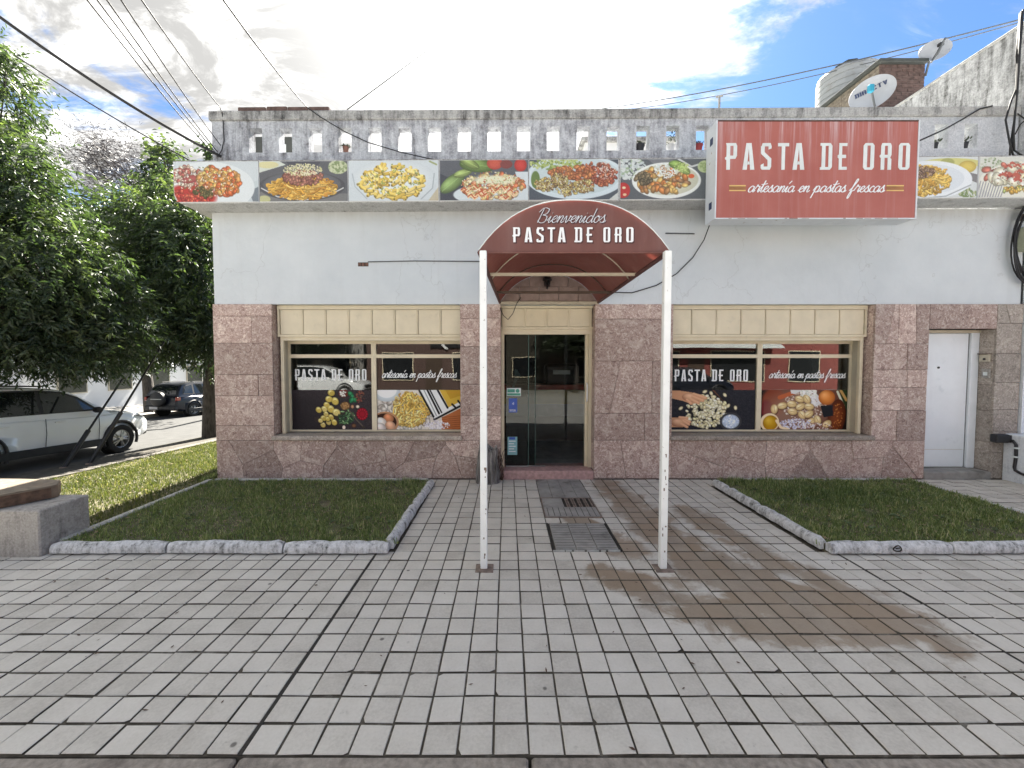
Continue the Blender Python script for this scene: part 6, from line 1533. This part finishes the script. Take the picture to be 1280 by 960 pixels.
# ------------------------------------------------------------------ cars (x forward, y left, z up, built at the origin)
def boolean_cut(o, cutters):
    for c in cutters:
        m = o.modifiers.new('cut', 'BOOLEAN'); m.operation = 'DIFFERENCE'; m.object = c; m.solver = 'EXACT'
    me = bpy.data.meshes.new_from_object(o.evaluated_get(bpy.context.evaluated_depsgraph_get())); o.modifiers.clear(); o.data = me
    for c in cutters: bpy.data.objects.remove(c)
def car(name, label, paint, spare=False, sx=1.0, group=None):
    root = thing(name, label, 'car', (0,0,0), group)
    B = lambda mb, nm, mt, par=root, sm=None: mb.build(nm, M[mt], par, local=True, smooth=sm)
    st = [(0.0,.46,.93,.76),(.06,.40,.98,.82),(.35,.30,1.05,.89),(.9,.27,1.06,.92),(1.6,.26,1.05,.925),(2.6,.26,1.03,.925),(3.2,.26,1.03,.92),(3.5,.26,1.04,.91),(3.95,.27,1.01,.89),(4.28,.30,.93,.85),(4.5,.36,.82,.78),(4.58,.44,.72,.70)]
    vs, fs = [], []; 
    for x, zb_, zt_, hw in st:
        h = zt_-zb_
        ring = [(0,zb_),(hw*.86,zb_),(hw*.965,zb_+.07),(hw*.99,zb_+h*.28),(hw*1.0,zb_+h*.52),(hw*.995,zb_+h*.72),(hw*.965,zt_-.085),(hw*.90,zt_-.025),(hw*.72,zt_+.005),(0,zt_+.03)]
        full = [(x*sx, y, z) for y, z in ring] + [(x*sx, -y, z) for y, z in ring[-2:0:-1]]; vs += full; K = len(full)
    for i in range(len(st)-1):
        for k in range(K): j = (k+1)%K; fs.append((i*K+k, i*K+j, (i+1)*K+j, (i+1)*K+k))
    fs += [tuple(range(K-1,-1,-1)), tuple(range((len(st)-1)*K, len(st)*K))]
    body = B(MB().add(vs, fs), 'body', paint)
    axles = [.93*sx, 3.66*sx]; cut = []
    for ax in axles:
        for s in (1, -1): cut.append(MB().lathe([(.001,-.16),(.405,-.16),(.405,.16),(.001,.16)], (ax, s*.90, .35), 28, 'y').build('cutter', None))
    bm_fix = body.data; boolean_cut(body, cut); body.data.polygons.foreach_set('use_smooth', [True]*len(body.data.polygons)); body.data.set_sharp_from_angle(angle=R(32))
    # cabin
    yw = lambda z: .865 - .30*(z-.98)
    rf = [(.06,1.02),(.20,1.28),(.42,1.56),(.75,1.635),(1.3,1.665),(1.9,1.66),(2.35,1.62),(2.68,1.54),(3.1,1.27),(3.44,1.035)]
    vs, fs = [], []
    for x, z in rf:
        zs = z-.035; y0, y1 = yw(.97), yw(zs); ring = [(y0,.97),((y0+y1)/2+.004,(.97+zs)/2),(y1,zs),(y1*.86,z-.004),(0,z+.012)]
        full = [(x*sx, y, q) for y, q in ring] + [(x*sx, -y, q) for y, q in ring[-2::-1]]; K = len(full); vs += full
    for i in range(len(rf)-1):
        for k in range(K-1): fs.append((i*K+k, i*K+k+1, (i+1)*K+k+1, (i+1)*K+k))
    cabin = B(MB().add(vs, fs), 'cabin', paint, sm=40)
    def sideg(P, nm, s, mt, off=.012, par=cabin):
        pts = [(x*sx, s*(yw(z)+off), z) for x, z in P]; ins = [(x*sx, s*(yw(z)-.02), z) for x, z in P]; n = len(P)
        return B(MB().add(pts+ins, [tuple(range(n)), tuple(range(2*n-1,n-1,-1))] + [(i, (i+1)%n, (i+1)%n+n, i+n) for i in range(n)]), nm, mt, par)
    for s in (1, -1):
        sideg([(.30,1.10),(.52,1.50),(1.0,1.60),(2.0,1.60),(2.45,1.555),(2.78,1.42),(3.20,1.09)], 'window_surround', s, 'car_trim', .008)
        for P in ([(2.04,1.10),(2.04,1.565),(2.43,1.525),(2.74,1.39),(3.05,1.13)], [(1.06,1.12),(1.10,1.57),(1.96,1.57),(1.96,1.10)], [(.42,1.14),(.60,1.47),(.99,1.555),(.96,1.13)]): sideg(P, 'side_window', s, 'car_glass')
        for x in (1.02, 2.02, 3.12):            # door shuts
            B(MB().tube([(x*sx-.02, s*.93, .38), (x*sx, s*.929, .70), (x*sx, s*.905, 1.0)], .006, 5), 'door_shut', 'car_trim', body)
        for x in (1.28, 2.28): B(MB().bbox(x*sx-.10, x*sx+.10, s*.925-.015, s*.925+.018, .90, .93, .006), 'door_handle', paint, body)
        B(MB().bbox(.6*sx, 3.2*sx, s*.935-.02, s*.935+.008, .26, .42, .01), 'sill_cladding', 'car_trim', body)
        B(MB().bbox(3.02*sx-.07, 3.02*sx+.06, s*1.0-.09, s*1.0+.09, 1.05, 1.18, .03), 'mirror', 'car_trim', root)
        for ax in axles:
            B(MB().tube([(ax+.43*math.cos(a), s*.905, .35+.43*math.sin(a)) for a in np.linspace(-.35, math.pi+.35, 22)], .035, 6), 'arch_trim', 'car_trim', root, 60)
            B(MB().lathe([(.001,-.02),(.40,-.02),(.40,.02),(.001,.02)], (ax, s*.72, .35), 24, 'y'), 'arch_liner', 'tyre', root)
            wr = B(MB().lathe([(.215,-.10),(.30,-.112),(.335,-.10),(.350,-.06),(.350,.06),(.335,.10),(.30,.112),(.215,.10)], (ax, s*.82, .35), 32, 'y'), 'wheel', 'tyre', root, 40)
            B(MB().lathe([(.225,-.09),(.225,.098),(.205,.085),(.205,-.09)], (ax, s*.82, .35), 28, 'y') if s > 0 else MB().lathe([(.225,.09),(.225,-.098),(.205,-.085),(.205,.09)], (ax, s*.82, .35), 28, 'y'), 'rim', 'rim', wr, 40)
            sp = MB()
            for k in range(5):
                for da in (-.16, .16):
                    a = 2*math.pi*k/5 + da; y = s*(.82+.075); c0 = Vector((ax+.04*math.cos(a), y+s*.015, .35+.04*math.sin(a))); c1 = Vector((ax+.212*math.cos(a), y, .35+.212*math.sin(a))); sp.tube([c0, c1], .017, 5)
            sp.lathe([(.001, s*.915-.01),(.05, s*.915-.01),(.05, s*.915),(.001, s*.915)], (ax, 0, .35), 14, 'y')
            B(sp, 'spokes', 'rim', wr, 40); B(MB().lathe([(.001,0),(.2,0),(.2,.01),(.001,.01)], (ax, s*.78, .35), 20, 'y'), 'brake_disc', 'tyre', wr)
        # lamps
        B(MB().add([(4.30*sx,s*.845,.83),(4.50*sx,s*.74,.76),(4.505*sx,s*.55,.80),(4.40*sx,s*.60,.885),(4.22*sx,s*.838,.905),(4.05*sx,s*.875,.90),(4.34*sx,s*.80,.80),(4.3*sx,s*.7,.80)], [(0,1,2,3,4,5),(5,4,7),(4,3,7),(3,2,7),(2,1,6),(1,0,6),(0,5,6),(5,7,6),(7,2,6)]), 'headlight', 'lamp_clear', root)
        B(MB().bbox(-.02, .22*sx, s*.80-.06, s*.80+.05, .80, .98, .02), 'tail_light', 'lamp_red', root)
        B(MB().tube([(.7*sx, s*.60, 1.66), (1.4*sx, s*.60, 1.70), (2.2*sx, s*.60, 1.675)], .018, 6), 'roof_rail', 'car_trim', cabin)
    def xq(z, a, b): return a[0] + (b[0]-a[0])*(z-a[1])/(b[1]-a[1])
    z0, z1 = 1.07, 1.50; f0, f1 = xq(z0,(3.44,1.035),(2.68,1.54))*sx, xq(z1,(3.44,1.035),(2.68,1.54))*sx
    B(MB().add([(f0+.012,-.74,z0),(f0+.012,.74,z0),(f1+.03,.60,z1),(f1+.03,-.60,z1)], [(0,1,2,3)]), 'windscreen', 'car_glass', cabin)
    r0, r1 = xq(1.10,(.06,1.02),(.20,1.28))*sx, .40*sx
    B(MB().add([(r0-.01,.70,1.10),(r0-.01,-.70,1.10),(.19*sx-.012,-.66,1.28),(.36*sx,-.60,1.49),(.36*sx,.60,1.49),(.19*sx-.012,.66,1.28)], [(0,1,2,5),(5,2,3,4)]), 'rear_window', 'car_glass', cabin)
    B(MB().bbox(-.07, .25, -.80, .80, .36, .58, .04), 'rear_bumper', 'car_trim' if spare else paint, root); B(MB().bbox(4.35*sx, 4.60*sx, -.70, .70, .34, .52, .04), 'front_bumper', 'car_trim', root)
    B(MB().box(4.56*sx, 4.585*sx, -.45, .45, .54, .68), 'grille', 'car_trim', root)
    pz = .46 if spare else .72
    B(MB().box(-.085 if spare else -.022, -.071 if spare else -.006, -.21 + (.30 if spare else 0), .21 + (.30 if spare else 0), pz-.06, pz+.06), 'number_plate', 'plate', root)
    if spare:
        B(MB().lathe([(.001,-.24),(.30,-.235),(.345,-.20),(.35,-.06),(.30,-.02),(.001,-.02)], (0, 0, .88), 32, 'x'), 'spare_wheel', 'car_trim', root, 40)
        B(MB().box(-.246, -.242, -.28, .28, .87, .90), 'spare_badge', 'rim', root)
    return root
wc = car('parked_car', 'white estate car with black cladding parked under the leafy tree by the kerb', 'car_white')
hd = R(90-4); dv = Vector((math.cos(hd), math.sin(hd), 0)); rt = Vector((math.sin(hd), -math.cos(hd), 0))
fw = gnd(152, 566, road_z(4.3)); o = fw - dv*3.66 - rt*.92
wc.location = (o.x, o.y, road_z(o.y)); wc.rotation_euler = (0, R(2.0), hd); wc.scale = (1, 1, 1.06)
bc = car('parked_car', 'black off-roader with a spare wheel on its tailgate parked across the side street', 'car_black', True, .92)
hd = R(90-6); dv = Vector((math.cos(hd), math.sin(hd), 0)); rt = Vector((math.sin(hd), -math.cos(hd), 0))
rw = gnd(243, 519.5, road_z(12.6)); o = rw - dv*.86 - rt*.92
bc.location = (o.x, o.y, road_z(o.y)); bc.rotation_euler = (0, R(2.0), hd)

# white building across the side street
ob = thing('street_building', 'long low white building with dark windows across the side street', 'building', (-24, 20, road_z(20)))
MB().box(-34, -23.2, 13, 34, -2.5, 3.4).build('wall', M['far_white'], ob)
for k, y in enumerate((14.5, 17.2, 20, 23, 26, 29)):
    w = MB().box(-23.19, -23.14, y, y+1.5, .1, 1.5).build('window', M['cream_dark'], ob); MB().box(-23.139, -23.13, y+.06, y+1.44, .16, 1.44).build('pane', M['far_window'], w)
MB().box(-34.2, -23.0, 12.8, 34.2, 3.402, 3.55).build('roof', M['cap'], ob)
ob2 = thing('street_building', 'white house front at the far end of the side street', 'building', (-17, 40, road_z(40)))
MB().box(-22, -13, 38, 46, -3, 3.0).build('wall', M['far_white'], ob2); w = MB().box(-19, -17, 37.94, 37.99, -.6, .8).build('window', M['cream_dark'], ob2); MB().box(-18.94, -17.06, 37.93, 37.939, -.54, .74).build('pane', M['far_window'], w)

# ------------------------------------------------------------------ across the front street (seen in the shop glass)
def house(x0, x1, h, mt, label, wins, doors, sign=None):
    hs_ = thing('street_house', label, 'house', ((x0+x1)/2, -19, -.1), 'houses across the front street')
    MB().box(x0, x1, -25, -19, -.2, h).build('wall', M[mt], hs_); MB().box(x0-.1, x1+.1, -25.1, -18.8, h+.001, h+.18).build('roof', M['cap'], hs_)
    for a, b, c, d in wins:
        w = MB().box(a, b, -18.99, -18.94, c, d).build('window', M['cream_paint'], hs_); MB().box(a+.06, b-.06, -18.939, -18.93, c+.06, d-.06).build('pane', M['far_window'], w)
    for a, b, d in doors: MB().box(a, b, -18.99, -18.94, -.1, d).build('door', M['counter_wood'], hs_)
    return hs_
tag(MB().box(-60, 60, -19, -16, -.2, -.02).build('opposite_pavement', M['old_cement']), kind='structure')
h1 = house(-22, -9.2, 4.2, 'old_cement', 'grey house with four windows across the front street', [(-20,-18.5,.8,2.2),(-16.5,-15,.8,2.2),(-13.5,-12.2,.8,2.2),(-11.2,-10,.8,2.2)], [(-18,-17,2.1)])
h2 = house(-9.0, -1.2, 5.0, 'brick_dark', 'dark brick shop with a white scripted sign across the front street', [(-8,-6,.6,2.4),(-3.5,-2,.6,2.4)], [(-5.2,-4.2,2.2)])
h3 = house(-1.0, 6.8, 3.8, 'soil', 'brown house with two windows across the front street', [(0.3,1.8,.8,2.1),(4.4,6,.8,2.1)], [(2.6,3.6,2.1)])
h4 = house(7.0, 22, 4.4, 'far_red', 'dark red shop with pale shop windows across the front street', [(8,11,.5,2.5),(13,16.5,.5,2.5),(18,20,.5,2.5)], [(11.6,12.6,2.2)])
MB().box(-4.9, -1.6, -18.99, -18.88, 2.7, 3.8).build('sign_board', M['black_plastic'], h2)
script_text('sign_lettering', 'Pritty', (-2.0, -18.875, 3.05), (-1,0,0), (0,0,1), 2.3, M['white_print'], h2, wd=.16)
aw = MB(); aw.add([(7.4,-18.95,3.2),(17,-18.95,3.2),(17,-17.9,2.7),(7.4,-17.9,2.7),(7.4,-18.95,3.14),(17,-18.95,3.14),(17,-17.9,2.64),(7.4,-17.9,2.64)], [(0,1,2,3),(7,6,5,4),(3,2,6,7),(0,3,7,4),(1,5,6,2)]); aw.build('awning', M['grey_print'], h4)
for k, (x, lb) in enumerate(((-11.5, 'street tree before the grey house across the front street'), (4.0, 'street tree before the brown house across the front street'))):
    tree('street_tree', lb, 'tree', (x, -17.0, -.05), [(x+.1,-17,1.2),(x,-17,2.4)], .16, [((x,-17,4.2),(1.7,1.5,1.5)),((x+.9,-17,3.6),(1.2,1.1,1.0)),((x-.9,-17,3.7),(1.2,1.1,1.0))], 900, 8, .26, .05, 'leaves_far', 61+k)
c2 = copy_tree(wc); c2['label'] = 'white estate car parked across the front street'; c2.location = (-12.0, -14.6, -.15); c2.rotation_euler = (0, 0, 0)
c3 = copy_tree(bc); c3['label'] = 'black off-roader parked across the front street'; c3.location = (7.5, -14.6, -.15); c3.rotation_euler = (0, 0, 0)
